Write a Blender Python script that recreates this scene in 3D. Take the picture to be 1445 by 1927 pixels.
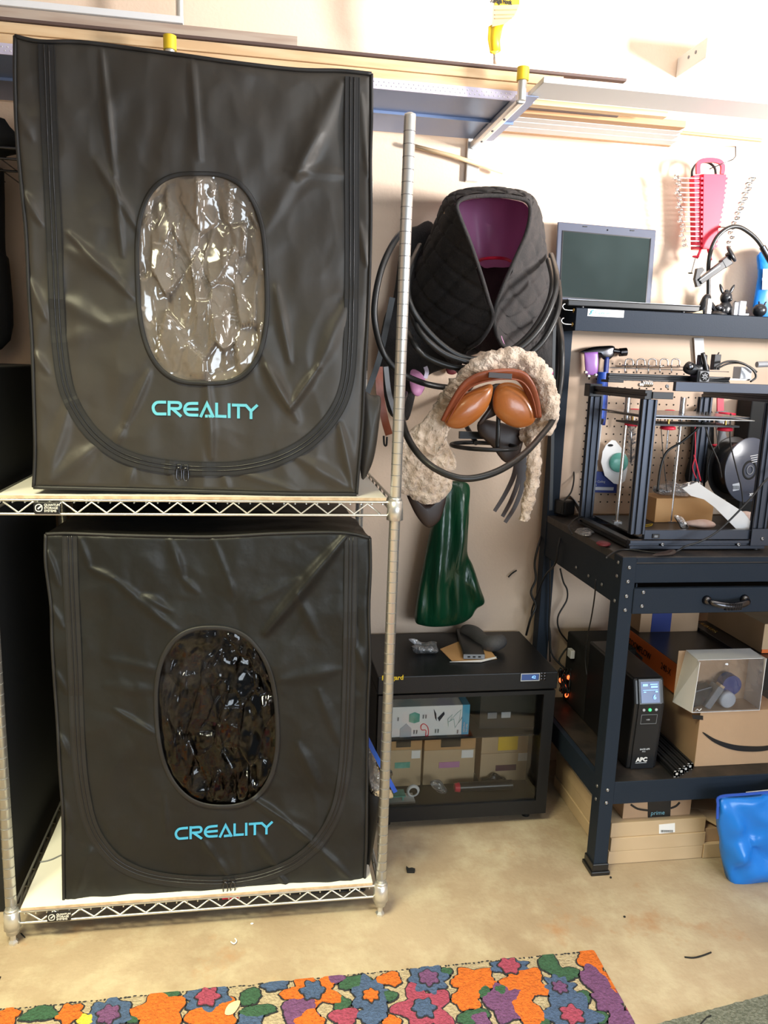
import bpy, math, random
from math import sin, cos, pi, radians as RD, sqrt, atan2, hypot
from mathutils import Vector as V, Matrix, noise, Euler
random.seed(7)
S = bpy.context.scene
for o in list(bpy.data.objects): bpy.data.objects.remove(o)
COL = S.collection
# ---------------------------------------------------------------- camera
YAW, PIT, ROL, FPX, H = RD(9.31), RD(10.89), RD(2.02), 1460.0, 1.4
CX, CY = 722.5, 963.5
fw = V((sin(YAW)*cos(PIT), cos(YAW)*cos(PIT), -sin(PIT)))
rt = V((cos(YAW), -sin(YAW), 0)); up = rt.cross(fw)
rt, up = rt*cos(ROL)+up*sin(ROL), -rt*sin(ROL)+up*cos(ROL)
cd = bpy.data.cameras.new('camera'); cam = bpy.data.objects.new('camera', cd); COL.objects.link(cam)
cd.sensor_fit = 'HORIZONTAL'; cd.sensor_width = 36; cd.lens = FPX/1445*36; cd.clip_start = .02
cam.matrix_world = Matrix(((rt.x, up.x, -fw.x, 0), (rt.y, up.y, -fw.y, 0), (rt.z, up.z, -fw.z, H), (0, 0, 0, 1)))
S.camera = cam
O = V((0, 0, H))
def ray(x, y): return fw + rt*((x-CX)/FPX) - up*((y-CY)/FPX)
def at(x, y, Y):
    d = ray(x, y); return O + d*(Y/d.y)
def az(x, y, Z):
    d = ray(x, y); return O + d*((Z-H)/d.z)
def ax(x, y, X):
    d = ray(x, y); return O + d*(X/d.x)
# ---------------------------------------------------------------- light
S.view_settings.view_transform = 'Standard'; S.view_settings.look = 'None'
S.view_settings.gamma = 1; S.view_settings.use_curve_mapping = False
S.view_settings.exposure = 0.0
w = bpy.data.worlds.new('world'); S.world = w; w.use_nodes = True
bg = w.node_tree.nodes['Background']; bg.inputs[0].default_value = (.80, .90, 1, 1); bg.inputs[1].default_value = .22
def area(name, loc, aim, size, power, color, spread=180):
    l = bpy.data.lights.new(name, 'AREA'); l.shape = 'RECTANGLE'; l.size, l.size_y = size
    l.energy = power; l.color = color; l.spread = RD(spread)
    o = bpy.data.objects.new(name, l); COL.objects.link(o); o.location = loc
    o.rotation_euler = (V(aim)-V(loc)).to_track_quat('-Z', 'Y').to_euler(); return o
area('side_window_daylight', (3.1, .62, 1.80), (.95, 2.47, 2.42), (.35, .5), 40, (1, .97, .95), 58)
area('ceiling_tube_light', (1.2, 1.1, 2.6), (1.0, 2.3, 1.6), (1.2, .12), 7, (1, .98, .96), 150)
area('garage_door_daylight', (2.0, -2.0, 1.15), (.6, 2.2, 1.1), (2.4, 1.1), 92, (.80, .90, 1))
area('ceiling_panel_light', (-.75, .55, 2.6), (-.50, 1.15, 0), (.9, .4), 38, (1, .95, .62), 84)
area('ceiling_panel_light', (.7, .0, 2.6), (.7, .75, 0), (1.0, .3), 7, (1, .95, .85), 50)
# ---------------------------------------------------------------- materials
def mat(name, c, r=.5, m=0., c2=None, ns=8., bump=0., bs=40., alpha=1., tr=0., em=None, es=0., sheen=0., coat=0., spec=.5, st=None, det=3., lo=.4, hi=.6):
    M = bpy.data.materials.new(name); M.use_nodes = True; nt = M.node_tree; b = nt.nodes['Principled BSDF']
    b.inputs['Base Color'].default_value = (*c, 1); b.inputs['Roughness'].default_value = r; b.inputs['Metallic'].default_value = m
    b.inputs['Alpha'].default_value = alpha; b.inputs['Transmission Weight'].default_value = tr; b.inputs['Specular IOR Level'].default_value = spec
    if sheen: b.inputs['Sheen Weight'].default_value = sheen; b.inputs['Sheen Roughness'].default_value = .4
    if coat: b.inputs['Coat Weight'].default_value = coat; b.inputs['Coat Roughness'].default_value = .15
    if em: b.inputs['Emission Color'].default_value = (*em, 1); b.inputs['Emission Strength'].default_value = es
    if c2 or bump:
        tc = nt.nodes.new('ShaderNodeTexCoord'); mp = nt.nodes.new('ShaderNodeMapping'); nt.links.new(tc.outputs['Object'], mp.inputs[0])
        if st: mp.inputs['Scale'].default_value = st
    if c2:
        n = nt.nodes.new('ShaderNodeTexNoise'); n.inputs['Scale'].default_value = ns; n.inputs['Detail'].default_value = det
        nt.links.new(mp.outputs[0], n.inputs['Vector'])
        cr = nt.nodes.new('ShaderNodeValToRGB'); cr.color_ramp.elements[0].color = (*c, 1); cr.color_ramp.elements[1].color = (*c2, 1)
        cr.color_ramp.elements[0].position = lo; cr.color_ramp.elements[1].position = hi
        nt.links.new(n.outputs[0], cr.inputs[0]); nt.links.new(cr.outputs[0], b.inputs['Base Color'])
    if bump:
        n = nt.nodes.new('ShaderNodeTexNoise'); n.inputs['Scale'].default_value = bs; n.inputs['Detail'].default_value = 4
        nt.links.new(mp.outputs[0], n.inputs['Vector'])
        bp = nt.nodes.new('ShaderNodeBump'); bp.inputs['Strength'].default_value = bump; bp.inputs['Distance'].default_value = .01
        nt.links.new(n.outputs[0], bp.inputs['Height']); nt.links.new(bp.outputs[0], b.inputs['Normal'])
    return M
def film(name, tint, gloss, rough=.08, haze=0., hc=(1, 1, 1), bump=.5, bs=25.):
    M = bpy.data.materials.new(name); M.use_nodes = True; nt = M.node_tree; nt.nodes.clear()
    N = nt.nodes.new; out = N('ShaderNodeOutputMaterial'); t = N('ShaderNodeBsdfTransparent'); g = N('ShaderNodeBsdfGlossy'); d = N('ShaderNodeBsdfDiffuse')
    t.inputs[0].default_value = (*tint, 1); g.inputs['Roughness'].default_value = rough; d.inputs[0].default_value = (*hc, 1)
    m1 = N('ShaderNodeMixShader'); m1.inputs[0].default_value = haze; nt.links.new(t.outputs[0], m1.inputs[1]); nt.links.new(d.outputs[0], m1.inputs[2])
    fr = N('ShaderNodeFresnel'); fr.inputs[0].default_value = 1.5
    ad = N('ShaderNodeMath'); ad.operation = 'MULTIPLY_ADD'; ad.inputs[1].default_value = 1.; ad.inputs[2].default_value = gloss; nt.links.new(fr.outputs[0], ad.inputs[0])
    m2 = N('ShaderNodeMixShader'); nt.links.new(ad.outputs[0], m2.inputs[0]); nt.links.new(m1.outputs[0], m2.inputs[1]); nt.links.new(g.outputs[0], m2.inputs[2])
    if bump:
        tc = N('ShaderNodeTexCoord'); n = N('ShaderNodeTexNoise'); n.inputs['Scale'].default_value = bs; n.inputs['Detail'].default_value = 3
        bp = N('ShaderNodeBump'); bp.inputs['Strength'].default_value = bump; bp.inputs['Distance'].default_value = .02
        nt.links.new(tc.outputs['Object'], n.inputs['Vector']); nt.links.new(n.outputs[0], bp.inputs['Height'])
        nt.links.new(bp.outputs[0], g.inputs['Normal']); nt.links.new(bp.outputs[0], d.inputs['Normal'])
    nt.links.new(m2.outputs[0], out.inputs[0]); return M
M = {}
M['wall'] = mat('painted drywall', (.72, .56, .43), .85, c2=(.68, .52, .39), ns=1.5, bump=.08, bs=120)
M['ceil'] = mat('ceiling paint', (.72, .70, .66), .9)
M['black'] = mat('black powder coat', (.007, .0075, .009), .38, bump=.05, bs=300, spec=.4)
M['bench'] = mat('blue black powder coat', (.014, .022, .036), .58, bump=.06, bs=400, spec=.2)
M['benchtop'] = mat('scuffed black bench top', (.016, .014, .013), .5, c2=(.04, .03, .024), ns=14, bump=.1)
M['plastic'] = mat('black plastic', (.012, .012, .013), .32)
M['matte'] = mat('matte black', (.008, .008, .008), .8)
M['rubber'] = mat('black rubber', (.012, .012, .012), .4)
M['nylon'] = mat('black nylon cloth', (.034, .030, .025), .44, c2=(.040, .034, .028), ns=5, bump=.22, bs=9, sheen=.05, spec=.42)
M['nylon_shaded'] = mat('black nylon cloth shaded', (.010, .010, .0095), .45, c2=(.014, .014, .0135), ns=5, bump=.35, bs=12, spec=.3)  # darker copy of the tent nylon; lower tent's shade put into the colour
M['tape'] = mat('black zipper tape', (.010, .009, .009), .6)
M['foil'] = mat('silver foil lining', (.62, .52, .42), .35, m=.75, bump=.9, bs=14)
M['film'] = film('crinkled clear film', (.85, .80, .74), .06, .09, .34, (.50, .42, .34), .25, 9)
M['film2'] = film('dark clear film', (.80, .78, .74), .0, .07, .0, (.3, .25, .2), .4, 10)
M['cyan'] = mat('printed cyan ink', (.13, .50, .62), .5)
M['cyan2'] = mat('printed blue ink', (.06, .38, .62), .5)
M['chrome'] = mat('zinc plated wire', (.74, .73, .68), .28, m=.85)
M['post'] = mat('zinc plated post', (.76, .76, .74), .3, m=.8)
M['steel'] = mat('polished steel', (.75, .75, .76), .2, m=1)
M['board'] = mat('white melamine board', (.82, .79, .72), .35)
M['boardedge'] = mat('raw board edge', (.62, .46, .30), .8, c2=(.5, .35, .22), ns=60)
M['glass'] = film('smoked cabinet glass', (.90, .90, .88), -.02, .03, .0, (.5, .5, .45), 0)
M['white'] = mat('white plastic', (.8, .8, .8), .4)
M['paper'] = mat('white paper', (.86, .86, .86), .7)
M['card'] = mat('brown cardboard', (.50, .33, .20), .8, c2=(.46, .30, .18), ns=5, bump=.05, bs=90)
M['card2'] = mat('pale cardboard', (.58, .43, .27), .8, c2=(.52, .38, .23), ns=5)
M['orangecard'] = mat('orange brown cardboard', (.60, .34, .14), .7, c2=(.52, .30, .13), ns=3)
M['orange'] = mat('orange printed card', (.85, .19, .04), .5)
M['yellow'] = mat('yellow vinyl', (.85, .58, .02), .45)
M['wood'] = mat('pale pine', (.78, .56, .33), .6, c2=(.70, .46, .25), ns=6, st=(1, 10, 10))
M['wood2'] = mat('brown wood', (.52, .29, .14), .55, c2=(.44, .24, .11), ns=6, st=(1, 12, 12))
M['darkedge'] = mat('dark board edge', (.10, .06, .05), .6)
M['whitewood'] = mat('white primed moulding', (.72, .71, .69), .5)
M['bluemetal'] = mat('blue grey sheet metal', (.22, .30, .50), .38, m=.2)
M['lilac'] = mat('perforated pale strip', (.62, .58, .74), .5)
M['peg'] = mat('tan pegboard', (.60, .45, .33), .65, c2=(.56, .41, .30), ns=4)
M['red'] = mat('red plastic', (.75, .02, .06), .4)
M['darkred'] = mat('dark red leather', (.12, .01, .015), .5)
M['leather'] = mat('orange saddle leather', (.44, .14, .028), .3, c2=(.34, .10, .02), ns=6, coat=.3, bump=.05, bs=80)
M['leather2'] = mat('reddish brown leather', (.30, .075, .025), .35, c2=(.22, .05, .018), ns=8, bump=.1, bs=60)
M['brown'] = mat('dark brown leather', (.028, .015, .012), .45)
M['fleece'] = mat('cream sheepskin', (.58, .44, .33), .95, c2=(.74, .60, .48), ns=30, bump=1.0, bs=110, sheen=.3)
M['quilt'] = mat('black quilted cotton', (.020, .018, .018), .85, c2=(.032, .027, .026), ns=20, bump=.3, bs=250)
M['purple'] = mat('purple satin lining', (.48, .20, .38), .38, c2=(.54, .25, .45), ns=3, bump=.15, bs=7, st=(3, 3, .6))
M['greenbag'] = mat('dark green plastic', (.004, .055, .022), .28, c2=(.006, .04, .018), ns=5, bump=.5, bs=10, st=(4, 4, .6))
M['bluebag'] = mat('blue tarpaulin', (.01, .20, .72), .3, bump=.25, bs=10)
M['blue'] = mat('blue plastic', (.02, .09, .50), .4)
M['lcd'] = mat('lit blue display', (.03, .05, .12), .2, em=(.05, .10, .30), es=.5)
M['digits'] = mat('lit blue digits', (.1, .3, .9), .3, em=(.25, .5, 1), es=1.6)
M['greenled'] = mat('green led', (.02, .8, .1), .3, em=(.03, 1, .15), es=3)
M['redled'] = mat('red glowing led', (.9, .1, .02), .3, em=(1, .12, .03), es=3)
M['screen'] = mat('laptop screen', (.016, .026, .026), .12, c2=(.03, .045, .045), ns=2.5)
M['bezel'] = mat('grey blue bezel', (.075, .085, .125), .4)
M['boxfilm'] = film('glossy box window', (.92, .92, .93), .05, .06, .03, (.8, .8, .82), .5, 9)
M['bolt'] = mat('dull steel bolt', (.35, .36, .38), .35, m=1)
M['groove'] = mat('groove shadow grey', (.22, .22, .22), .5, m=.4)
M['greycloth'] = mat('grey cushion cloth', (.07, .068, .07), .6, bump=.3, bs=300)
M['figure'] = mat('black printed plastic', (.014, .015, .018), .3)
M['clearbag'] = film('clear plastic bag', (.85, .86, .88), .10, .1, .14, (.8, .8, .82), .8, 40)
M['pinkish'] = mat('pale pink foam', (.72, .50, .42), .6, c2=(.8, .62, .55), ns=20)
M['grey'] = mat('grey plastic', (.22, .23, .25), .45)
M['lightgrey'] = mat('light grey plastic', (.5, .53, .58), .45)
M['teal'] = mat('teal label dispenser', (.10, .38, .30), .25, c2=(.18, .5, .42), ns=30)
M['navy'] = mat('navy card', (.01, .03, .20), .5)
M['lpurple'] = mat('violet plastic', (.30, .12, .42), .3)
M['magenta'] = mat('magenta button', (.8, .02, .25), .4)
M['spoolgrey'] = mat('glossy dark grey plastic', (.07, .08, .11), .25)
M['lcyan'] = mat('pale blue ink', (.20, .45, .55), .5)
M['ply'] = mat('weathered plywood', (.50, .40, .32), .7, c2=(.42, .31, .24), ns=6, st=(1, 12, 12))
M['gold'] = mat('gold brass', (.65, .42, .12), .3, m=1)
M['chrome2'] = mat('black chrome', (.10, .10, .11), .25, m=1)
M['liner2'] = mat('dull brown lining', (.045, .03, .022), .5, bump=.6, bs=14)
# concrete floor
def floor_mat():
    m = mat('concrete floor', (.70, .58, .44), .75); nt = m.node_tree; b = nt.nodes['Principled BSDF']; N = nt.nodes.new
    tc = N('ShaderNodeTexCoord'); prev = None
    def layer(scale, lo, hi, col, prev, det=6, off=0):
        mp = N('ShaderNodeMapping'); mp.inputs['Location'].default_value = (off, off*.7, 0); nt.links.new(tc.outputs['Object'], mp.inputs[0])
        n = N('ShaderNodeTexNoise'); n.inputs['Scale'].default_value = scale; n.inputs['Detail'].default_value = det; n.inputs['Roughness'].default_value = .65
        nt.links.new(mp.outputs[0], n.inputs['Vector'])
        r = N('ShaderNodeMapRange'); r.inputs[1].default_value = lo; r.inputs[2].default_value = hi; nt.links.new(n.outputs[0], r.inputs[0])
        mx = N('ShaderNodeMix'); mx.data_type = 'RGBA'; nt.links.new(r.outputs[0], mx.inputs[0])
        if isinstance(prev, tuple): mx.inputs[6].default_value = (*prev, 1)
        else: nt.links.new(prev, mx.inputs[6])
        mx.inputs[7].default_value = (*col, 1); return mx.outputs[2]
    c = layer(2.2, .42, .68, (.29, .21, .135), (.40, .31, .21))
    c = layer(7, .46, .95, (.58, .52, .37), c, off=3)
    c = layer(2.6, .60, .70, (.36, .20, .10), c, off=11)
    c = layer(45, .68, .76, (.34, .26, .19), c, off=5)
    nt.links.new(c, b.inputs['Base Color'])
    n = N('ShaderNodeTexNoise'); n.inputs['Scale'].default_value = 90; n.inputs['Detail'].default_value = 6; nt.links.new(tc.outputs['Object'], n.inputs['Vector'])
    bp = N('ShaderNodeBump'); bp.inputs['Strength'].default_value = .35; bp.inputs['Distance'].default_value = .004
    nt.links.new(n.outputs[0], bp.inputs['Height']); nt.links.new(bp.outputs[0], b.inputs['Normal']); return m
M['floor'] = floor_mat()
for k, c in dict(r_orange=(.52, .115, .012), r_blue=(.05, .085, .17), r_green=(.03, .085, .045), r_purple=(.13, .05, .135), r_pink=(.28, .045, .085), r_black=(.02, .02, .025), r_beige=(.36, .29, .19), r_yellow=(.75, .5, .05)).items():
    M[k] = mat('rug wool '+k[2:], c, .95, c2=tuple(x*1.25 for x in c), ns=120, bump=.9, bs=180)
M['mat'] = mat('grey green mat pile', (.12, .13, .10), .95, c2=(.2, .21, .17), ns=150, bump=.9, bs=220)
# ---------------------------------------------------------------- mesh helpers
def sp(pts, k=6, closed=False):
    pts = [V(p) for p in pts]; n = len(pts); out = []
    rng = range(n) if closed else range(n-1)
    for i in rng:
        g = (lambda j: pts[j % n]) if closed else (lambda j: pts[max(0, min(n-1, j))])
        a, b, c, d = g(i-1), g(i), g(i+1), g(i+2)
        for s in range(k):
            t = s/k; out.append(.5*((2*b)+(c-a)*t+(2*a-5*b+4*c-d)*t*t+(3*b-a-3*c+d)*t**3))
    if not closed: out.append(pts[-1])
    return out
class MB:
    def __init__(s): s.v = []; s.f = []; s.mi = []; s.sm = []; s.m = 0
    def add(s, vs, fs, sm=False):
        k = len(s.v); s.v += [V(p) for p in vs]
        for f in fs: s.f.append([i+k for i in f]); s.mi.append(s.m); s.sm.append(sm)
        return s
    def box(s, x0, x1, y0, y1, z0, z1):
        return s.add([(x, y, z) for x in (x0, x1) for y in (y0, y1) for z in (z0, z1)], [(0, 1, 3, 2), (4, 6, 7, 5), (0, 4, 5, 1), (2, 3, 7, 6), (0, 2, 6, 4), (1, 5, 7, 3)])
    def obox(s, c, size, rot=(0, 0, 0)):
        R = Euler(rot).to_matrix(); c = V(c); a, b, d = [q/2 for q in size]
        return s.add([c+R@V((x, y, z)) for x in (-a, a) for y in (-b, b) for z in (-d, d)], [(0, 1, 3, 2), (4, 6, 7, 5), (0, 4, 5, 1), (2, 3, 7, 6), (0, 2, 6, 4), (1, 5, 7, 3)])
    def tube(s, pts, r, n=8, k=0, closed=False, flat=1.):
        if k: pts = sp(pts, k, closed)
        pts = [V(p) for p in pts]; L = len(pts); nr = None; vs = []; fs = []
        for i, p in enumerate(pts):
            if closed: t = pts[(i+1) % L]-pts[i-1]
            else: t = pts[min(i+1, L-1)]-pts[max(i-1, 0)]
            t.normalize()
            if nr is None: nr = t.orthogonal().normalized()
            nr = (nr-t*nr.dot(t)).normalized(); bi = t.cross(nr)
            rr = r(i/(L-1)) if callable(r) else r
            for j in range(n): a = 2*pi*j/n; vs.append(p+nr*(rr*cos(a))+bi*(rr*flat*sin(a)))
        for i in range(L if closed else L-1):
            for j in range(n): a = i*n+j; b = i*n+(j+1) % n; q = ((i+1) % L)*n; fs.append((a, b, q+(j+1) % n, q+j))
        if not closed: fs.append(tuple(range(n-1, -1, -1))); fs.append(tuple((L-1)*n+j for j in range(n)))
        return s.add(vs, fs, True)
    def cyl(s, a, b, r, n=16, r2=None):
        a, b = V(a), V(b); t = (b-a).normalized(); x = t.orthogonal().normalized(); y = t.cross(x); r2 = r if r2 is None else r2; vs = []
        for p, q in ((a, r), (b, r2)): vs += [p+(x*cos(2*pi*j/n)+y*sin(2*pi*j/n))*q for j in range(n)]
        k = len(s.v); s.add(vs, [(j, (j+1) % n, n+(j+1) % n, n+j) for j in range(n)], True)
        return s.add(vs, [tuple(range(n-1, -1, -1)), tuple(range(n, 2*n))], False)
    def lathe(s, prof, c=(0, 0, 0), ax=(0, 0, 1), n=20, sm=True):
        t = V(ax).normalized(); x = t.orthogonal().normalized(); y = t.cross(x); c = V(c); vs = []; L = len(prof)
        for r, z in prof: vs += [c+t*z+(x*cos(2*pi*j/n)+y*sin(2*pi*j/n))*r for j in range(n)]
        fs = [(i*n+j, i*n+(j+1) % n, (i+1)*n+(j+1) % n, (i+1)*n+j) for i in range(L-1) for j in range(n)]
        fs += [tuple(range(n-1, -1, -1)), tuple((L-1)*n+j for j in range(n))]
        return s.add(vs, fs, sm)
    def prism(s, poly, vec):
        n = len(poly); vec = V(vec); p = [V(q) for q in poly]
        return s.add(p+[q+vec for q in p], [tuple(range(n-1, -1, -1)), tuple(range(n, 2*n))]+[(i, (i+1) % n, n+(i+1) % n, n+i) for i in range(n)])
    def ribbon(s, pts, w, nrm=(0, -1, 0), t=.001, closed=False):
        pts = [V(p) for p in pts]; L = len(pts); nv = V(nrm).normalized(); vs = []
        for i, p in enumerate(pts):
            a = pts[i]-pts[i-1] if (i or closed) else pts[1]-pts[0]; b = pts[(i+1) % L]-pts[i] if (i < L-1 or closed) else a
            a = a.normalized(); b = b.normalized(); tt = a+b
            if tt.length < .1: tt = a
            tt.normalize(); sd = tt.cross(nv).normalized(); k = 1/max(.45, tt.dot(a))
            ww = w(i/(L-1)) if callable(w) else w
            o = sd*(ww/2*k); vs += [p-o, p+o, p+o+nv*t, p-o+nv*t]
        fs = []
        for i in range(L if closed else L-1):
            for j in range(4): q = (i+1) % L; fs.append((i*4+j, i*4+(j+1) % 4, q*4+(j+1) % 4, q*4+j))
        if not closed: fs += [(3, 2, 1, 0), tuple((L-1)*4+j for j in range(4))]
        return s.add(vs, fs)
    def ell(s, c, r, rot=(0, 0, 0), nu=18, nv=12, lump=0, ls=30):
        R = Euler(rot).to_matrix(); c = V(c); r = V(r) if not isinstance(r, (int, float)) else V((r, r, r)); vs = []
        for i in range(1, nv):
            a = pi*i/nv
            for j in range(nu): b = 2*pi*j/nu; d = V((sin(a)*cos(b), sin(a)*sin(b), cos(a))); vs.append(V((d.x*r.x, d.y*r.y, d.z*r.z)))
        vs += [V((0, 0, r.z)), V((0, 0, -r.z))]
        if lump: vs = [p*(1+lump*noise.noise(p*ls+c*7)) for p in vs]
        m = len(vs); fs = [(i*nu+j, (i+1)*nu+j, (i+1)*nu+(j+1) % nu, i*nu+(j+1) % nu) for i in range(nv-2) for j in range(nu)]
        fs += [(m-2, j, (j+1) % nu) for j in range(nu)]+[(m-1, (nv-2)*nu+(j+1) % nu, (nv-2)*nu+j) for j in range(nu)]
        return s.add([c+R@p for p in vs], fs, True)
    def grid(s, fn, nu, nv, sm=True):
        vs = [fn(i/nu, j/nv) for j in range(nv+1) for i in range(nu+1)]
        return s.add(vs, [(j*(nu+1)+i, j*(nu+1)+i+1, (j+1)*(nu+1)+i+1, (j+1)*(nu+1)+i) for j in range(nv) for i in range(nu)], sm)
    def puff(s, out, hf, hb=None, rings=8, k=4, lump=0, ls=20, fold=0, fs_=60):
        out = sp(out, k, True) if k else [V(p) for p in out]; n = len(out); c = sum(out, V())/n; hb = hf if hb is None else hb; vs = []; fs = []
        def ring(q, h):
            r = []
            for p in out:
                x = c+(p-c)*q; x.y += h
                if lump or fold:
                    x.y += lump*noise.noise(x*ls)*(1 if h else 0)+fold*sin((x.x-c.x)*fs_+2*noise.noise(x*6))*q*(1-q)*4*(-1 if h < 0 else 1)
                r.append(x)
            return r
        qs = [cos(pi/2*i/rings) for i in range(rings)]
        rr = [ring(q, hb*sqrt(max(0, 1-q*q))) for q in reversed(qs[1:])]+[ring(q, -hf*sqrt(max(0, 1-q*q))) for q in qs]
        for r in rr: vs += r
        fs = [(i*n+j, i*n+(j+1) % n, (i+1)*n+(j+1) % n, (i+1)*n+j) for i in range(len(rr)-1) for j in range(n)]
        L = len(rr); vs += [c+V((0, hb, 0)), c-V((0, hf, 0))]; m = len(vs)
        fs += [(m-2, (j+1) % n, j) for j in range(n)]+[(m-1, (L-1)*n+j, (L-1)*n+(j+1) % n) for j in range(n)]
        return s.add(vs, fs, True)
    def build(s, name, mats, parent=None, bev=0, local=False, smooth=None):
        off = V()
        if parent is not None and not local:
            q = parent
            while q is not None: off += q.location; q = q.parent
        me = bpy.data.meshes.new(name); me.from_pydata([p-off for p in s.v], [], s.f)
        for m_ in (mats if isinstance(mats, (list, tuple)) else [mats]): me.materials.append(M[m_] if isinstance(m_, str) else m_)
        me.polygons.foreach_set('material_index', s.mi); me.polygons.foreach_set('use_smooth', [True]*len(s.f) if smooth else s.sm); me.update()
        o = bpy.data.objects.new(name, me); COL.objects.link(o); o.parent = parent
        if bev:
            b = o.modifiers.new('bevel', 'BEVEL'); b.width = bev; b.segments = 2; b.limit_method = 'ANGLE'; b.angle_limit = RD(50)
        return o
def tag(o, label, cat, group=None):
    o['label'] = label; o['category'] = cat
    if group: o['group'] = group
    return o
def thing(name, label, cat, loc=(0, 0, 0), rz=0, group=None):
    o = bpy.data.objects.new(name, None); COL.objects.link(o); o.location = loc; o.rotation_euler = (0, 0, rz); o.empty_display_size = .05
    return tag(o, label, cat, group)
def one(mb, name, mats, label, cat, group=None, bev=0):
    """a thing that is a single mesh: origin at its own base centre"""
    lo = V([min(p[i] for p in mb.v) for i in range(3)]); hi = V([max(p[i] for p in mb.v) for i in range(3)])
    c = V(((lo.x+hi.x)/2, (lo.y+hi.y)/2, lo.z)); mb.v = [p-c for p in mb.v]
    o = mb.build(name, mats, None, bev); o.location = c; return tag(o, label, cat, group)
def struct(mb, name, mats):
    o = mb.build(name, mats); o['kind'] = 'structure'; return o
def text(name, s, size, loc, rot, m, parent, ext=.0004, sx=1., bold=0.):
    c = bpy.data.curves.new(name, 'FONT'); c.body = s; c.size = size; c.extrude = ext; c.offset = bold; c.resolution_u = 3
    o = bpy.data.objects.new(name, c); COL.objects.link(o)
    dg = bpy.context.evaluated_depsgraph_get(); me = bpy.data.meshes.new_from_object(o.evaluated_get(dg)); bpy.data.objects.remove(o)
    off = V(); q = parent
    while q is not None: off += q.location; q = q.parent
    R = Euler(rot).to_matrix()
    for v in me.vertices: v.co = R@V((v.co.x*sx, v.co.y, v.co.z))+V(loc)-off
    me.materials.clear(); me.materials.append(M[m]); me.name = name
    o = bpy.data.objects.new(name, me); COL.objects.link(o); o.parent = parent; return o
FRONT = (pi/2, 0, 0)
def facet(p, sc, stretch=(1, 1, 1), off=.25):
    q = V((p[0]*sc*stretch[0], p[1]*sc*stretch[1], p[2]*sc*stretch[2])); d, pts = noise.voronoi(q, distance_metric='DISTANCE', exponent=2.5); c = pts[0]
    wt = 1 if off else min(1, (d[1]-d[0])*2.2)
    a = noise.noise_vector(c*7.3+V((1.7, 9.2, 3.1))).normalized(); return wt*(q-c).dot(a)/sc+off*noise.noise(c*5.1)/sc
# ================================================================ SETTING
WY = 2.47
struct(MB().box(-2.2, 3.2, -2.2, WY, -.05, 0), 'floor', 'floor')
struct(MB().box(-2.2, 3.2, WY, WY+.08, -.05, 2.75), 'wall_back', 'wall')
struct(MB().box(-2.28, -2.2, -2.2, WY+.08, -.05, 2.75), 'wall_left', 'wall')
struct(MB().box(3.2, 3.28, -2.2, WY+.08, -.05, 2.75), 'wall_right', 'wall')
struct(MB().box(-2.28, 3.28, -2.2, WY+.08, 2.75, 2.8), 'ceiling', 'ceil')
# ================================================================ WIRE RACK
XL, XR, YF, YB = -.578, .312, 1.745, 2.385
rack = thing('wire_shelving_rack', 'chrome wire shelving rack with four grooved posts holding two black cloth tents', 'shelving', ((XL+XR)/2, YF, 0))
prof = [(.0127, .055)]
z = .08
prof += [(.0127, 1.912), (.012, 1.918), (.006, 1.921)]
for x in (XL, XR):
    for y in (YF, YB):
        p = MB().lathe(prof, (x, y, 0), n=20).build('post', 'post', rack)
        q = MB(); z = .08
        while z < 1.90: q.lathe([(.0127, z-.0008), (.0130, z-.0005), (.0130, z+.0005), (.0127, z+.0008)], (x, y, 0), n=20); z += .0254
        gv = q.build('grooves', 'groove', p); gv['kind'] = 'stuff'
        q = MB().lathe([(.0145, .03), (.0155, .05), (.0127, .06)], (x, y, 0)); q.lathe([(.011, 0), (.012, .006), (.007, .012), (.007, .03)], (x, y, 0), n=6, sm=False)
        q.build('leveling_foot', 'post', p)
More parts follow.
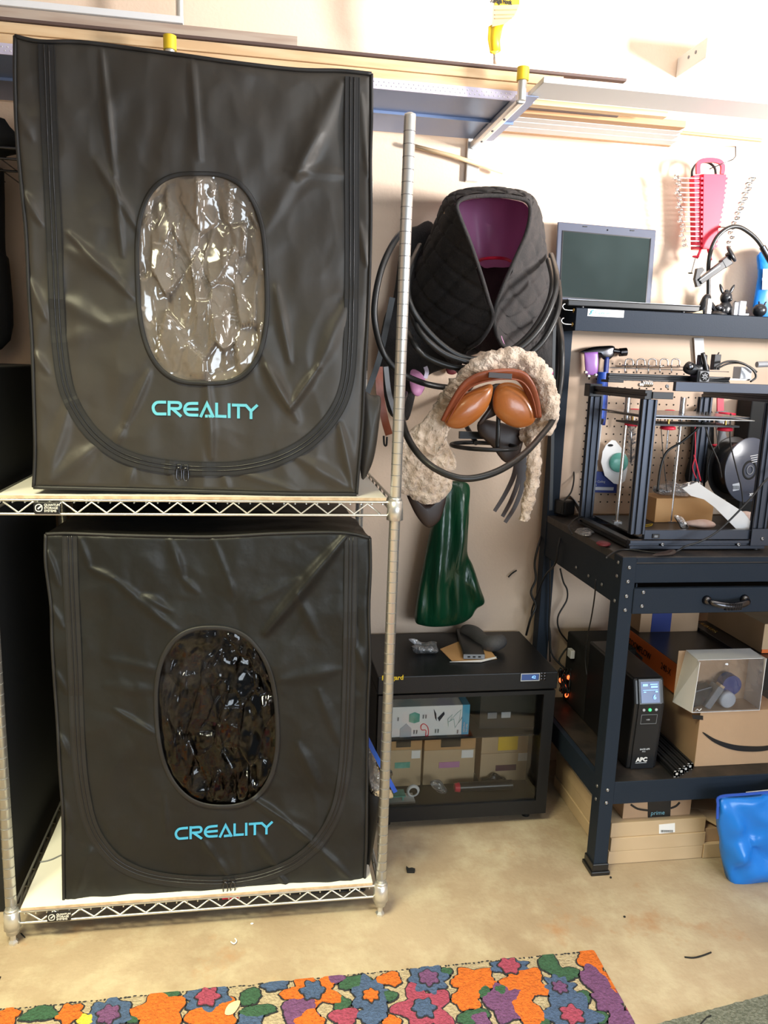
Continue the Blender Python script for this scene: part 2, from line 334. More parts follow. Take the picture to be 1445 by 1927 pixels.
for zt, lab in ((1.083, 'upper'), (.085, 'lower')):
    sh = bpy.data.objects.new('wire_shelf', None); COL.objects.link(sh); sh.parent = rack
    fr = MB()
    for y in (YF, YB):
        fr.cyl((XL+.012, y, zt), (XR-.012, y, zt), .0032, 8); fr.cyl((XL+.012, y, zt-.031), (XR-.012, y, zt-.031), .0032, 8)
    for x in (XL, XR):
        fr.cyl((x, YF+.012, zt), (x, YB-.012, zt), .0032, 8); fr.cyl((x, YF+.012, zt-.031), (x, YB-.012, zt-.031), .0032, 8)
    fr.build('frame_wire', 'chrome', sh)
    zz = MB()
    for y in (YF, YB):
        n = 27; pts = [(XL+.035+i*(XR-XL-.07)/n, y, zt-.004-(i % 2)*.024) for i in range(n+1)]; zz.tube(pts, .0024, 6)
    for x in (XL, XR):
        n = 17; pts = [(x, YF+.03+i*(YB-YF-.06)/n, zt-.004-(i % 2)*.024) for i in range(n+1)]; zz.tube(pts, .0024, 6)
    zz.build('zigzag_wire', 'chrome', sh)
    dk = MB()
    for i in range(34): x = XL+.03+i*(XR-XL-.06)/33; dk.cyl((x, YF-.004, zt-.0045), (x, YB+.004, zt-.0045), .0018, 6)
    o = dk.build('deck_wire', 'chrome', sh)
    for x in (XL, XR):
        for y in (YF, YB): MB().lathe([(.0135, zt-.043), (.0195, zt-.041), (.0175, zt+.003), (.0135, zt+.005)], (x, y, 0)).lathe([(.0133, zt+.004), (.0150, zt+.005), (.0146, zt+.010), (.0133, zt+.011)], (x, y, 0)).build('collar', ['post'], sh)
    b = az(65, 935, zt-.01) if zt > .5 else az(90, 1722, zt)
    xa = at(64, 942, YF).x if zt > .5 else at(90, 1730, YF).x
    pl = MB().box(xa, xa+.054, YF-.008, YF-.004, zt-.029, zt-.003).build('name_plate', 'plastic', sh, bev=.002)
    for k, t in enumerate(('QUANTUM', 'STORAGE', 'SYSTEMS')):
        text('plate_lettering', t, .0068, (xa+.022, YF-.0085, zt-.0115-k*.0066), FRONT, 'board', pl, sx=.95, bold=.0001)
    MB().ribbon(sp([(xa+.006, YF-.0085, zt-.022), (xa+.005, YF-.0085, zt-.012), (xa+.012, YF-.0085, zt-.008), (xa+.018, YF-.0085, zt-.012), (xa+.016, YF-.0085, zt-.022)], 3, True), .0018, t=.0004, closed=True).ribbon([(xa+.009, YF-.0085, zt-.018), (xa+.016, YF-.0085, zt-.012)], .003, t=.0004).build('plate_emblem', 'board', pl)
def shelf_board(zt, label, ins):
    t = thing('shelf_board', label, 'board', ((XL+XR)/2, YF, zt+.0035), group='white boards lying on the wire shelves')
    MB().box(XL+.022, XR-.022, YF-.002, YB, zt+.0035, zt+.0105).build('board_panel', 'board', t)
    MB().box(XL+.022, XR-.022, YF-.0035, YF-.002, zt+.0037, zt+.0103).build('board_edge', 'boardedge', t)
shelf_board(1.083, 'white laminate board lying on the upper wire shelf', 0)
shelf_board(.085, 'white laminate board lying on the bottom wire shelf near floor', 0)
tag(MB().tube([az(75, 1622, .098), az(95, 1618, .098), az(118, 1608, .098), az(150, 1600, .098)], .0016, 6, 5).build('cable', 'grey'), 'thin grey cable lying on the bottom white board beside lower tent', 'cable')
# dark things behind the rack
k_ = MB().box(-1.2, -.605, 1.86, 2.42, 0, 1.36)
c_ = one(k_, 'tall_cabinet', 'matte', 'tall black cabinet behind the left rack post in deep shade', 'cabinet', bev=.004)
k_ = MB().box(-.55, -.12, 2.395, 2.462, .12, 1.52)
one(k_, 'leaning_board', 'matte', 'dark board leaning on the wall behind the black tents', 'board')
ws_ = thing('wall_shelf', 'thin wire wall shelf at the left edge behind the upper tent', 'shelf', (-.85, 2.3, 1.88))
MB().cyl((-1.3, 2.16, 1.885), (-.3, 2.16, 1.885), .004, 6).cyl((-1.3, 2.16, 1.86), (-.3, 2.16, 1.86), .003, 6).cyl((-1.3, 2.3, 1.86), (-.3, 2.3, 1.86), .003, 6).build('shelf_wire', 'chrome2', ws_)
q_ = MB()
for i in range(26): q_.cyl((-1.28+i*.038, 2.16, 1.862), (-1.28+i*.038, 2.46, 1.862), .0018, 5)
q_.build('deck_wire', 'chrome2', ws_)
tag(MB().ell((-.76, 2.27, 1.925), (.16, .09, .060), lump=.5, ls=14).build('cloth_bundle', 'matte'), 'dark cloth bundle lying on the wire wall shelf at far left', 'cloth')
tag(MB().puff([at(x, y, 2.42) for x, y in ((-60, 320), (-60, 640), (20, 640), (18, 500), (10, 470), (8, 345), (0, 315))], .03, .02).build('hanging_coat', 'matte'), 'dark coat hanging on the wall at the left edge of the picture', 'coat')
# ================================================================ TENTS
def lerp_curve(c, t):
    n = len(c)-1; i = min(int(t*n), n-1); f = t*n-i
    a, b, d, e = c[max(i-1, 0)], c[i], c[i+1], c[min(i+2, n)]
    return tuple(.5*(2*b[k]+(d[k]-a[k])*f+(2*a[k]-5*b[k]+4*d[k]-e[k])*f*f+(3*b[k]-a[k]-3*d[k]+e[k])*f**3) for k in (0, 1))
LOGO = [[(212,108),(115,108),(78,122),(56,150),(52,178),(62,212),(85,236),(112,243),(215,243)], [(248,92),(248,262)], [(262,110),(358,112),(384,126),(392,150),(380,172),(355,182),(266,180)], [(290,184),(398,272)],
 [(608,120),(500,122),(462,140),(443,172),(443,205),(462,236),(500,253),(610,256)], [(452,188),(610,188)], [(636,278),(715,122),(796,282)], [(692,266),(776,266)], [(835,112),(835,266),(958,270)], [(990,118),(990,288)],
 [(1024,138),(1205,142)], [(1105,146),(1105,292)], [(1192,136),(1260,206),(1340,136)], [(1260,200),(1260,298)]]
def tent(nm, label, L, R_, T, B, y0, y1, win, creases, zp, logo, cloth, logomat, filmmat, seed, pulls, pocket, famp, back, cramp=.018):
    base = at(*[(L[-1][k]+R_[-1][k])/2 for k in (0, 1)], y0)
    t = thing(nm, label, 'tent', (base.x, (y0+y1)/2, base.z), group='black cloth enclosures on the wire rack')
    wx, wy, hw, hh, shr, ex = win
    def disp(x, y):
        d = 0
        for (a, b, c, e, amp, wd) in creases:
            dx, dy = c-a, e-b; q = max(0, min(1, ((x-a)*dx+(y-b)*dy)/(dx*dx+dy*dy)))
            r = hypot(x-a-dx*q, y-b-dy*q)/(wd*.5+wd*.5*sin(pi*q)); tp = .35+.65*sin(pi*min(1, max(0, q*.9+.05)))
            if r < 3: d -= 1.25*amp*tp*math.exp(-r*r)
        p = V((x/190, y/260, seed))
        d += famp*noise.noise(p)+famp*.5*abs(noise.noise(p*2.7))+famp*.22*noise.noise(V((x/32, y/75, seed*2)))
        qx = x/1000+.02*noise.noise(V((x/70, y/70, seed))); qy = y/1000+.02*noise.noise(V((x/70, y/70, seed+9)))
        d += cramp*facet((qx, seed, qy), 10, (1.15, 1, .8), 0)+cramp*.5*facet((qx, seed+3, qy), 22, (1.2, 1, .8), 0)
        return d
    def fp(u, v):
        l, r, tt, bb = lerp_curve(L, v), lerp_curve(R_, v), lerp_curve(T, u), lerp_curve(B, u)
        c = [(1-u)*l[k]+u*r[k]+(1-v)*tt[k]+v*bb[k]-((1-u)*(1-v)*L[0][k]+u*(1-v)*R_[0][k]+(1-u)*v*L[-1][k]+u*v*R_[-1][k]) for k in (0, 1)]
        return c
    def on(x, y, e=0): return at(x, y, y0+disp(x, y)-e)
    def inw(x, y, g=1.):
        xx = (x-wx-(y-wy)*shr)/(hw*g); yy = (y-wy)/(hh*g*1.0)
        return abs(xx)**ex+abs(yy)**ex < 1
    nu, nv = 170, 210; body = MB(); idx = {}; vs = []
    for j in range(nv+1):
        for i in range(nu+1):
            x, y = fp(i/nu, j/nv); e = min(i, nu-i, j, nv-j)/6.; p = on(x, y)
            if e < 1: p.y += (1-e)**2*.006
            idx[i, j] = len(vs); vs.append((p, (x, y)))
    fs = []
    for j in range(nv):
        for i in range(nu):
            cx_, cy_ = vs[idx[i, j]][1]; c2, d2 = vs[idx[i+1, j+1]][1]
            if inw((cx_+c2)/2, (cy_+d2)/2, 1.02): continue
            fs.append((idx[i, j], idx[i, j+1], idx[i+1, j+1], idx[i+1, j]))
    body.add([q[0] for q in vs], fs, True)
    loop = [(0, j) for j in range(nv)]+[(i, nv) for i in range(nu)]+[(nu, nv-j) for j in range(nv)]+[(nu-i, 0) for i in range(nu)]
    K = 22; n = len(loop); lv = []
    bx0, bx1, bz0, bz1 = back
    for k in range(K+1):
        f = k/K
        for (i, j) in loop:
            p = vs[idx[i, j]][0].copy(); tx = bx0+(bx1-bx0)*i/nu; tz = bz1+(bz0-bz1)*j/nv
            q = V((p.x+(tx-p.x)*f, p.y+(y1-p.y)*f, p.z+(tz-p.z)*f))
            am = .009*sin(pi*min(1, f*1.02)) if f else 0
            nz = noise.noise(V((q.x*6, q.y*16, q.z*14+seed)))
            if i == 0: q.x += am*nz
            elif i == nu: q.x += am*nz
            if j == 0: q.z += am*nz
            lv.append(q)
    body.add(lv, [(k*n+a, (k+1)*n+a, (k+1)*n+(a+1) % n, k*n+(a+1) % n) for k in range(K) for a in range(n)], True)
    body.add([(bx0, y1, bz0), (bx1, y1, bz0), (bx1, y1, bz1), (bx0, y1, bz1)], [(0, 1, 2, 3)])
    body.build('cloth_body', cloth, t)
    # corner piping
    pip = MB(); ed = [on(*fp(u/40, 0), -.003) for u in range(41)]; pip.tube(ed, .0042, 8)
    pip.tube([on(*fp(u/40, 1), -.003) for u in range(41)], .0042, 8)
    pip.tube([on(*fp(0, u/40), -.003) for u in range(41)], .0038, 8); pip.tube([on(*fp(1, u/40), -.003) for u in range(41)], .0038, 8)
    pip.build('seam_piping', 'tape', t)
    # lining
    ln = MB(); a0, a1, c0, c1 = bx0+.045, bx1-.045, bz0+.03, bz1-.045
    def cr(f):
        def g(u, v):
            p, nn = f(u, v); return V(p)+V(nn)*(.020*noise.noise(V(p)*7)+.40*facet(p, 9))
        return g
    if True:
        ln.grid(cr(lambda u, v: ((a0+(a1-a0)*u, y1-.02, c0+(c1-c0)*v), (0, 1, 0))), 60, 70)
        ln.grid(cr(lambda u, v: ((a0, y0+.05+(y1-y0-.07)*u, c0+(c1-c0)*v), (1, 0, 0))), 40, 50)
        ln.grid(cr(lambda u, v: ((a1, y0+.05+(y1-y0-.07)*u, c0+(c1-c0)*v), (1, 0, 0))), 40, 50)
        ln.grid(cr(lambda u, v: ((a0+(a1-a0)*u, y0+.05+(y1-y0-.07)*v, c0), (0, 0, 0))), 20, 20)
        ln.grid(cr(lambda u, v: ((a0+(a1-a0)*u, y0+.05+(y1-y0-.07)*v, c1), (0, 0, 1))), 40, 40)
    ln.build('foil_lining', 'foil' if filmmat == 'film' else 'liner2', t)
    # window
    def rim(a, g):
        c, s_ = cos(a), sin(a); r = (abs(c)**ex+abs(s_)**ex)**(-1/ex); y = wy+s_*r*hh*g; return wx+c*r*hw*g+(y-wy)*shr, y
    pn = MB(); NA, NR = 170, 60; pv = []
    for k in range(NR+1):
        g = 1.02*(k+.02)/(NR+.02)
        for a in range(NA):
            x, y = rim(2*pi*a/NA, g); p = at(x, y, y0+disp(x, y)+.004)
            fr_ = V((x/26, y/60, seed)); r1 = 1-abs(noise.noise(fr_)*2); r2 = 1-abs(noise.noise(fr_*2.3+V((5, 3, 1)))*2)
            edge = min(1, (1.02-g)*9+.15); p.y += edge*(.26*facet((p.x, 0, p.z), 11, (1.8, 1, .8))+.12*facet((p.x, 3, p.z), 26, (1.5, 1, .6))-.002*r1**4+.006*noise.noise(fr_*.4)); pv.append(p)
    pn.add(pv, [(k*NA+a, k*NA+(a+1) % NA, (k+1)*NA+(a+1) % NA, (k+1)*NA+a) for k in range(NR) for a in range(NA)]+[tuple(range(NA))], True)
    pn.build('window_pane', filmmat, t)
    bd = MB(); N2 = 120
    prof = [(1.0, .001), (1.005, .0045), (1.03, .005), (1.06, .005), (1.082, .0045), (1.09, .0005)]; bv = []
    for (g, e) in prof:
        for a in range(N2):
            gx = 1+(g-1)*(100/hw); gy = 1+(g-1)*(100/hh); c, s_ = cos(2*pi*a/N2), sin(2*pi*a/N2); r = (abs(c)**ex+abs(s_)**ex)**(-1/ex)
            y = wy+s_*r*hh*gy; x = wx+c*r*hw*gx+(y-wy)*shr; bv.append(on(x, y, e+.0012*noise.noise(V((a*.9, g*40, 0)))))
    bd.add(bv, [(k*N2+a, k*N2+(a+1) % N2, (k+1)*N2+(a+1) % N2, (k+1)*N2+a) for k in range(len(prof)-1) for a in range(N2)], True)
    bd.build('window_binding', 'tape', t)
    # zipper
    zc = sp([V((x, y, 0)) for x, y in zp], 8); zc = [(p.x, p.y) for p in zc]
    MB().ribbon([on(x, y, .0015) for x, y in zc], .032, t=.002).build('zipper_tape', 'tape', t)
    zt_ = MB()
    for k in (-.0042, .0042):
        q = [on(x, y, .004) for x, y in zc]; o2 = []
        for i, p in enumerate(q):
            tt = (q[min(i+1, len(q)-1)]-q[max(i-1, 0)]).normalized(); o2.append(p+tt.cross(V((0, -1, 0)))*k)
        zt_.tube(o2, .0016, 6)
    zt_.build('zipper_teeth', 'plastic', t)
    st = MB()
    for k in (-.0145, .0145):
        q = [on(x, y, .0035) for x, y in zc]; o2 = []
        for i, p in enumerate(q):
            tt = (q[min(i+1, len(q)-1)]-q[max(i-1, 0)]).normalized(); o2.append(p+tt.cross(V((0, -1, 0)))*k)
        st.tube(o2, .0007, 4)
    st.build('zipper_stitching', 'matte', t)
    for (x, y) in pulls:
        c = on(x, y, .006)
        zs = MB().box(c.x-.005, c.x+.005, c.y-.003, c.y+.004, c.z-.006, c.z+.008).build('zipper_slider', 'plastic', t, bev=.001)
        MB().tube([c+V(q) for q in ((-.004, -.004, -.002), (-.005, -.006, -.022), (0, -.006, -.028), (.005, -.006, -.022), (.004, -.004, -.002))], .0016, 6, 4, closed=True).build('zipper_pull', 'chrome2', zs)
    lx0, lw, ly0, lsl, lh = logo
    lg = MB()
    for st_ in LOGO:
        q = []
        for (X, Y) in (sp([V((a, b, 0)) for a, b in st_], 3) if len(st_) > 4 else [V((a, b, 0)) for a, b in st_]).__iter__() if False else [(p[0], p[1]) for p in (sp([V((a, b, 0)) for a, b in st_], 3) if len(st_) > 4 else [V((a, b, 0)) for a, b in st_])]:
            uu = (X-30)/1320; vv = (Y-85-(X-30)*.034)/165; q.append(on(lx0+uu*lw, ly0+uu*lsl+vv*lh, .0012))
        # densify straight strokes so they follow the cloth
        d = [q[0]]
        for a, b in zip(q, q[1:]): d.append(b)
        lg.ribbon(d, .0062*lw/201, t=.0012)
    lg.build('brand_lettering', logomat, t)
    if pocket: pocket(t)
    return t, on
def pocketU(t):
    o = [at(x, y, 1.80) for x, y in ((683, 742), (700, 744), (716, 748), (714, 790), (706, 850), (695, 885), (680, 900), (676, 820))]
    MB().puff(o, .02, .03).build('side_pocket', 'nylon', t)
tU, onU = tent('enclosure_tent', 'large black cloth enclosure with bright oval window on the upper shelf', 
  [(28,68),(28,160),(32,260),(40,350),(49,440),(54,550),(60,640),(64,760),(66,850),(63,917)], [(699,139),(699,220),(697,300),(698,400),(696,500),(692,600),(686,700),(682,800),(675,880),(671,930)],
  [(28,68),(75,78),(150,79),(240,90),(330,102),(450,119),(560,131),(640,133),(699,139)], [(63,917),(240,921),(400,925),(540,929),(671,930)], 1.757, 2.36,
  (380, 524, 117, 193, .035, 2.9),
  [(190,90,215,330,.006,7),(215,330,230,480,.005,6),(360,105,375,300,.006,7),(265,440,180,300,.005,9),(100,150,180,320,.003,30),(130,440,250,560,.006,9),(130,470,220,520,.004,14),(640,160,560,330,.009,20),(600,250,500,430,.004,16),(660,330,540,320,.003,10),
   (500,690,545,770,.010,10),(545,770,600,690,.009,8),(520,540,545,680,.007,9),(600,690,660,560,.008,16),(480,640,560,790,.005,12),(280,700,235,800,.007,9),(235,800,215,840,.005,8),(390,720,398,860,.007,10),(120,640,250,600,.004,22),(130,760,90,900,.006,14),(180,840,95,905,.007,16),(640,800,665,920,.008,10),(560,860,668,925,.007,14),(450,890,560,925,.003,8),(320,870,330,915,.004,7),(420,890,430,925,.004,7),(250,880,240,918,.004,7),(110,560,200,610,.005,16),(30,200,60,260,.004,12),(40,360,78,420,.006,10),(50,520,86,600,.006,10),(60,660,90,700,.005,9),(680,180,694,330,.004,8),(676,420,692,500,.005,9)],
  [(87,84),(93,250),(101,430),(108,600),(118,700),(134,755),(165,805),(205,842),(250,864),(310,877),(380,882),(450,880),(520,864),(580,832),(625,785),(650,730),(659,650),(662,500),(662,300),(663,145)],
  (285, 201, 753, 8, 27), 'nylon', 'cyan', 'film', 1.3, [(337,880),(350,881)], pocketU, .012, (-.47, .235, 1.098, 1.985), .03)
def pocketL(t):
    o = [at(x, y, 1.83) for x, y in ((690,1478),(712,1482),(714,1510),(706,1570),(696,1625),(688,1650),(684,1560))]
    MB().puff(o, .02, .03).build('side_pocket', 'nylon_shaded', t)
tL, onL = tent('enclosure_tent', 'large black cloth enclosure with dark oval window on the bottom shelf', 
  [(86,1005),(86,1060),(96,1140),(98,1210),(103,1290),(108,1360),(112,1440),(118,1530),(119,1620),(120,1707)], [(696,1012),(697,1070),(694,1150),(696,1240),(692,1330),(691,1420),(690,1500),(689,1590),(685,1675)],
  [(86,1005),(130,1004),(250,1008),(400,1010),(520,1004),(640,1002),(696,1012)], [(120,1707),(260,1698),(400,1690),(540,1682),(685,1675)], 1.762, 2.36,
  (408, 1350, 109, 164, .06, 2.5),
  [(150,1015,170,1070,.004,6),(170,1070,215,1090,.005,8),(215,1090,330,1185,.006,9),(270,1120,320,1150,.006,8),(320,1015,345,1090,.006,7),(345,1090,372,1115,.005,7),(500,1190,650,1010,.014,12),(480,1130,560,1090,.004,12),(200,1240,290,1260,.003,10),(215,1335,290,1380,.006,6),(200,1290,290,1300,.003,14),(400,1015,430,1090,.004,6),(430,1090,440,1120,.004,6),(470,1500,545,1550,.010,7),(545,1550,600,1595,.007,7),(600,1595,660,1655,.005,7),(560,1400,600,1480,.006,10),(600,1300,640,1400,.005,10),(530,1280,640,1260,.004,12),(380,1580,405,1612,.005,6),(405,1612,430,1650,.004,6),(480,1570,520,1630,.006,10),(520,1640,545,1675,.005,5),(170,1600,140,1690,.006,10),(310,1500,312,1570,.003,4),(560,1120,600,1200,.004,10),(455,1590,455,1660,.003,8),(90,1040,110,1100,.006,8),(96,1140,118,1180,.005,8),(100,1260,124,1300,.005,8),(108,1380,128,1420,.005,8),(115,1500,130,1560,.005,8),(660,1200,690,1260,.004,8)],
  [(131,1008),(134,1100),(141,1250),(147,1400),(156,1490),(174,1560),(210,1612),(255,1640),(310,1654),(380,1660),(440,1658),(500,1646),(555,1622),(602,1580),(634,1522),(648,1450),(654,1350),(658,1200),(661,1010)],
  (328, 186, 1557, -12, 23), 'nylon_shaded', 'cyan2', 'film2', 4.1, [(424,1659),(438,1658)], pocketL, .010, (-.47, .245, .0965, .975), .10)
tag(MB().add([onL(418, 1686, .002), onL(452, 1684, .002), onL(452, 1690, .003), onL(418, 1693, .003)], [(0, 1, 2, 3)]).build('red_tag', 'red', tL), 'x', 'x')
o_ = bpy.data.objects['red_tag']; del o_['category']; o_['label'] = 'small red tag at the bottom hem'
# zip bag in the lower pocket
zb = thing('zip_bag', 'clear plastic bag with bright blue zip edge in the lower tent side pocket', 'bag', at(715, 1480, 1.80))
MB().puff([at(x, y, 1.815) for x, y in ((691,1395),(712,1440),(730,1470),(740,1500),(718,1500),(694,1485))], .012, .01, lump=.004, ls=60).build('bag_body', 'clearbag', zb)
MB().ribbon([at(x, y, 1.795) for x, y in ((690,1388),(702,1412),(718,1442),(733,1470),(744,1490))], .011, t=.003).build('zip_edge', 'blue', zb)
# ================================================================ SADDLE CORNER
def P(pts, Y): return [at(x, y, Y) for x, y in pts]
def PP(pts): return [at(x, y, Y) for x, y, Y in pts]
# saddle blanket opened over its rail: outer quilted shell between a front rim and a wider back edge
rimF = sp(PP([(880,657,2.14),(905,640,2.10),(927,600,2.07),(918,560,2.06),(903,510,2.05),(884,455,2.04),(866,410,2.03),(860,385,2.03),(878,372,2.03),(918,368,2.03),(958,370,2.03),(990,378,2.03),(998,398,2.03),(990,440,2.04),(968,490,2.05),(946,540,2.06),(932,580,2.07),(931,615,2.08),(942,645,2.10),(965,662,2.14)]), 8)
backF = sp(PP([(862,700,2.36),(815,640,2.37),(780,600,2.37),(773,560,2.37),(783,510,2.37),(800,470,2.37),(818,430,2.37),(835,400,2.37),(858,383,2.38),(910,376,2.38),(958,380,2.38),(992,392,2.37),(1012,430,2.37),(1022,470,2.37),(1030,510,2.37),(1036,550,2.37),(1033,590,2.37),(1020,625,2.37),(1000,655,2.37),(975,672,2.36)]), 8)
def interp(c, t):
    f = t*(len(c)-1); i = min(int(f), len(c)-2); return c[i].lerp(c[i+1], f-i)
cen = V((at(925, 520, 2.2).x, 2.2, at(925, 520, 2.2).z))
def shell(off, quilt):
    def f(u, v):
        a, b = interp(rimF, u), interp(backF, u); p = a.lerp(b, v); o_ = (p-cen); o_.y = 0; o_.normalize()
        bulge = .022*sin(pi*v)
        d = 0
        if quilt:
            A, B = u*20+v*2.6, u*20-v*2.6; d = -.0055*(math.exp(-((A % 1-.5)/.10)**2)+math.exp(-((B % 1-.5)/.10)**2))+.002
        return p+o_*(bulge+off+d)
    return f
blk = thing('saddle_blanket', 'black quilted saddle blanket with purple lining draped over a red wall rail', 'blanket', (cen.x, 2.2, cen.z-.2))
MB().grid(shell(.006, True), 260, 60).build('quilted_shell', 'quilt', blk)
MB().grid(lambda u, v: shell(-.004, False)(u, .10+.9*v), 90, 14).build('lining', 'purple', blk)
MB().tube(rimF, .0055, 8).build('edge_binding', 'quilt', blk)
lab = MB().puff(P([(836,398),(848,388),(850,402),(842,418),(834,410)], 2.16), .004, .004)
lab.build('sewn_label', 'leather2' if False else 'card2', blk)
# purple lining hanging across the back
ol = [(862,386),(880,377),(918,372),(958,375),(990,386),(1000,420),(985,470),(965,500),(930,503),(905,500),(880,450),(866,410)]
MB().puff([at(x, y, 2.30) for x, y in ol], .012, .004, rings=14, fold=.004, fs_=70).build('back_lining', 'purple', blk)
tag(MB().puff(P([(900,497),(960,497),(985,540),(975,640),(900,660),(880,600)], 2.36), .01, .01).build('dark_cloth', 'quilt'), 'black cloth in the shaded hollow under the red rail', 'cloth')
rl = thing('saddle_rail', 'red metal rail inside the quilted blanket with a dark red tab on the wall', 'rack', at(935, 487, 2.47))
MB().tube([at(898,500,2.40), at(903,490,2.30), at(918,486,2.22), at(945,486,2.22), at(960,491,2.30), at(963,500,2.40), V((at(963,500,2.40).x, WY, at(963,500,2.4).z))], .0045, 10, 5).build('rail_tube', 'red', rl)
tb = MB().puff(P([(839,672),(861,672),(861,695),(856,704),(844,704),(839,695)], 2.44), .006, .02).build('wall_tab', 'darkred', rl)
MB().ell(at(850, 694, 2.432), .004).build('screw', 'steel', tb)
# black pads behind
tag(MB().puff(P([(757,445),(785,425),(812,418),(835,470),(850,560),(905,650),(880,672),(848,690),(806,706),(780,740),(768,790),(735,782),(722,740),(712,680),(722,600),(740,560)], 2.40), .05, .03, rings=9, lump=.02, ls=9).build('saddle_pad', 'quilt'), 'black saddle pad hanging on the wall left of the quilted blanket', 'pad')
tag(MB().puff(P([(985,600),(1036,560),(1044,620),(1040,672),(1034,700),(1010,696),(985,660)], 2.40), .03, .03, rings=9, lump=.01, ls=12).build('saddle_pad', 'quilt'), 'black quilted pad end showing right of the blanket above the fleece', 'pad')
tag(MB().puff(P([(773,697),(790,700),(800,715),(797,735),(786,746),(773,735)], 2.33), .008, .01, lump=.01, ls=30).build('purple_cloth', 'purple'), 'purple cloth corner hanging among black straps left of the saddle', 'cloth')
# hose / heavy cable loops
cab = [[(768,428,2.2),(745,450,2.08),(720,500,2.02),(706,560,2.0),(706,610,2.0),(722,665,2.02),(752,700,2.02),(800,722,2.05),(850,730,2.1),(880,728,2.2)],
       [(790,462,2.28),(770,510,2.1),(768,560,2.0),(790,605,1.99),(830,648,1.99),(870,672,1.99),(915,676,1.99),(960,660,1.99),(1000,625,1.99),(1030,575,2.0),(1040,530,2.04),(1032,490,2.2)],
       [(772,585,2.05),(790,625,1.97),(830,662,1.97),(872,679,1.97),(900,683,1.97),(945,672,1.97),(985,650,1.97),(1020,610,1.98),(1042,560,2.0),(1047,520,2.05),(1037,480,2.25)],
       [(760,600,2.2),(775,640,2.0),(800,670,1.99),(850,690,1.99),(900,692,1.99),(960,685,1.99),(1010,655,1.99),(1040,610,2.0),(1052,570,2.03),(1050,530,2.1)],
       [(1050,600,2.2),(1056,640,2.05),(1056,700,2.02),(1050,750,2.0),(1040,790,1.97),(1018,820,1.90),(985,855,1.80),(940,885,1.73),(890,900,1.71),(850,896,1.71),(810,876,1.73),(780,845,1.78),(762,810,1.85),(755,770,2.05),(762,740,2.2)]]
cb = thing('coiled_cable', 'thick black cable hanging in big loops around the blanket and under the saddle', 'cable', at(880, 680, 2.05))
for c in cab:
    MB().tube(PP(c), .0082, 10, 8).build('cable_loop', 'rubber', cb)
# dark straps
def strap(name, pts, w, m, label, cat='strap', t=.003, extra=None):
    o = MB().ribbon(sp(PP(pts), 5), w, t=t).build(name, m); tag(o, label, cat); return o
strap('leather_strap', [(738,560,2.2),(728,610,2.2),(712,680,2.2),(690,742,2.2)], .016, 'rubber', 'black strap slanting down beside the upper tent pocket')
s_ = strap('leather_strap', [(713,690,2.25),(715,740,2.25),(724,790,2.25),(732,818,2.25)], .022, 'leather2', 'reddish brown leather strap with black buckle end left of the rack post')
MB().tube(PP([(722,820,2.24),(723,836,2.24),(727,838,2.24),(728,822,2.24)]), .003, 6, 3).build('buckle', 'plastic', s_, local=True)
strap('leather_strap', [(726,690,2.27),(732,740,2.27),(744,780,2.27)], .014, 'grey', 'grey strap between the brown strap and the rack post')
strap('lilac_ribbon', [(800,690,2.30),(803,700,2.30),(800,712,2.30)], .012, 'lilac', 'pale lilac ribbon end left of the red wall tab', 'ribbon')
strap('leather_strap', [(1043,610,2.3),(1041,690,2.3),(1040,800,2.3),(1036,960,2.3)], .010, 'rubber', 'thin black strap hanging right of the fleece')
tag(MB().ell(at(1035, 701, 2.2), (.009, .008, .009)).cyl(at(1028, 700, 2.21), at(1036, 701, 2.2), .004).build('magenta_button', 'magenta'), 'small magenta knob beside the right edge of the fleece', 'button')
# ---- saddle
sd = thing('saddle', 'orange brown leather saddle lined with cream sheepskin on a black wall stand', 'saddle', at(930, 850, 2.1))
def fleece_tube(pts, r, flat=1., n=26, k=9, seed=0.):
    b = MB(); b.tube(PP(pts), r, n, k, flat=flat)
    out = []
    L = len(b.v)//n
    for i in range(L):
        c = sum(b.v[i*n:(i+1)*n], V())/n
        for j in range(n):
            p = b.v[i*n+j]; d = (p-c).normalized(); out.append(p+d*(.010*noise.noise(p*62+V((seed, 0, 0)))+.006*noise.noise(p*120)))
    b.v = out; return b
arch = [(812,800,2.02),(835,765,1.99),(856,735,1.97),(885,705,1.96),(918,684,1.95),(955,675,1.95),(990,681,1.95),(1015,702,1.96),(1028,735,1.97),(1034,770,1.98),(1025,800,2.0),(1005,815,2.02),(990,822,2.05)]
fleece_tube(arch, lambda t: .0235+.005*sin(pi*t), .9, 28, 9).build('fleece_arch', 'fleece', sd)
def fleecepuff(out, hf, hb, k=6, rings=22):
    b = MB().puff(out, hf, hb, rings=rings, k=k); v2 = []
    for p in b.v: v2.append(p+V((.5*noise.noise(p*55), -1*noise.noise(p*60+V((3, 1, 2))), .5*noise.noise(p*57+V((9, 2, 5)))))*.011+V((0, -.006*noise.noise(p*120), 0)))
    b.v = v2; return b
fl = [(838,745),(815,768),(790,795),(768,812),(745,830),(738,870),(745,915),(765,932),(792,946),(815,950),(838,936),(850,905),(842,890),(858,878),(855,855),(845,838),(838,815),(850,795),(852,765)]
fleecepuff(P(fl, 1.99), .035, .03, 7).build('fleece_flap', 'fleece', sd)
fleece_tube([(1003,815,2.03),(1004,850,2.0),(1003,890,2.0),(997,930,2.0),(990,958,2.0),(984,980,2.0)], lambda t: .021-.007*t+.004*sin(pi*t), .8, 22, 9, 5.).build('fleece_strip', 'fleece', sd)
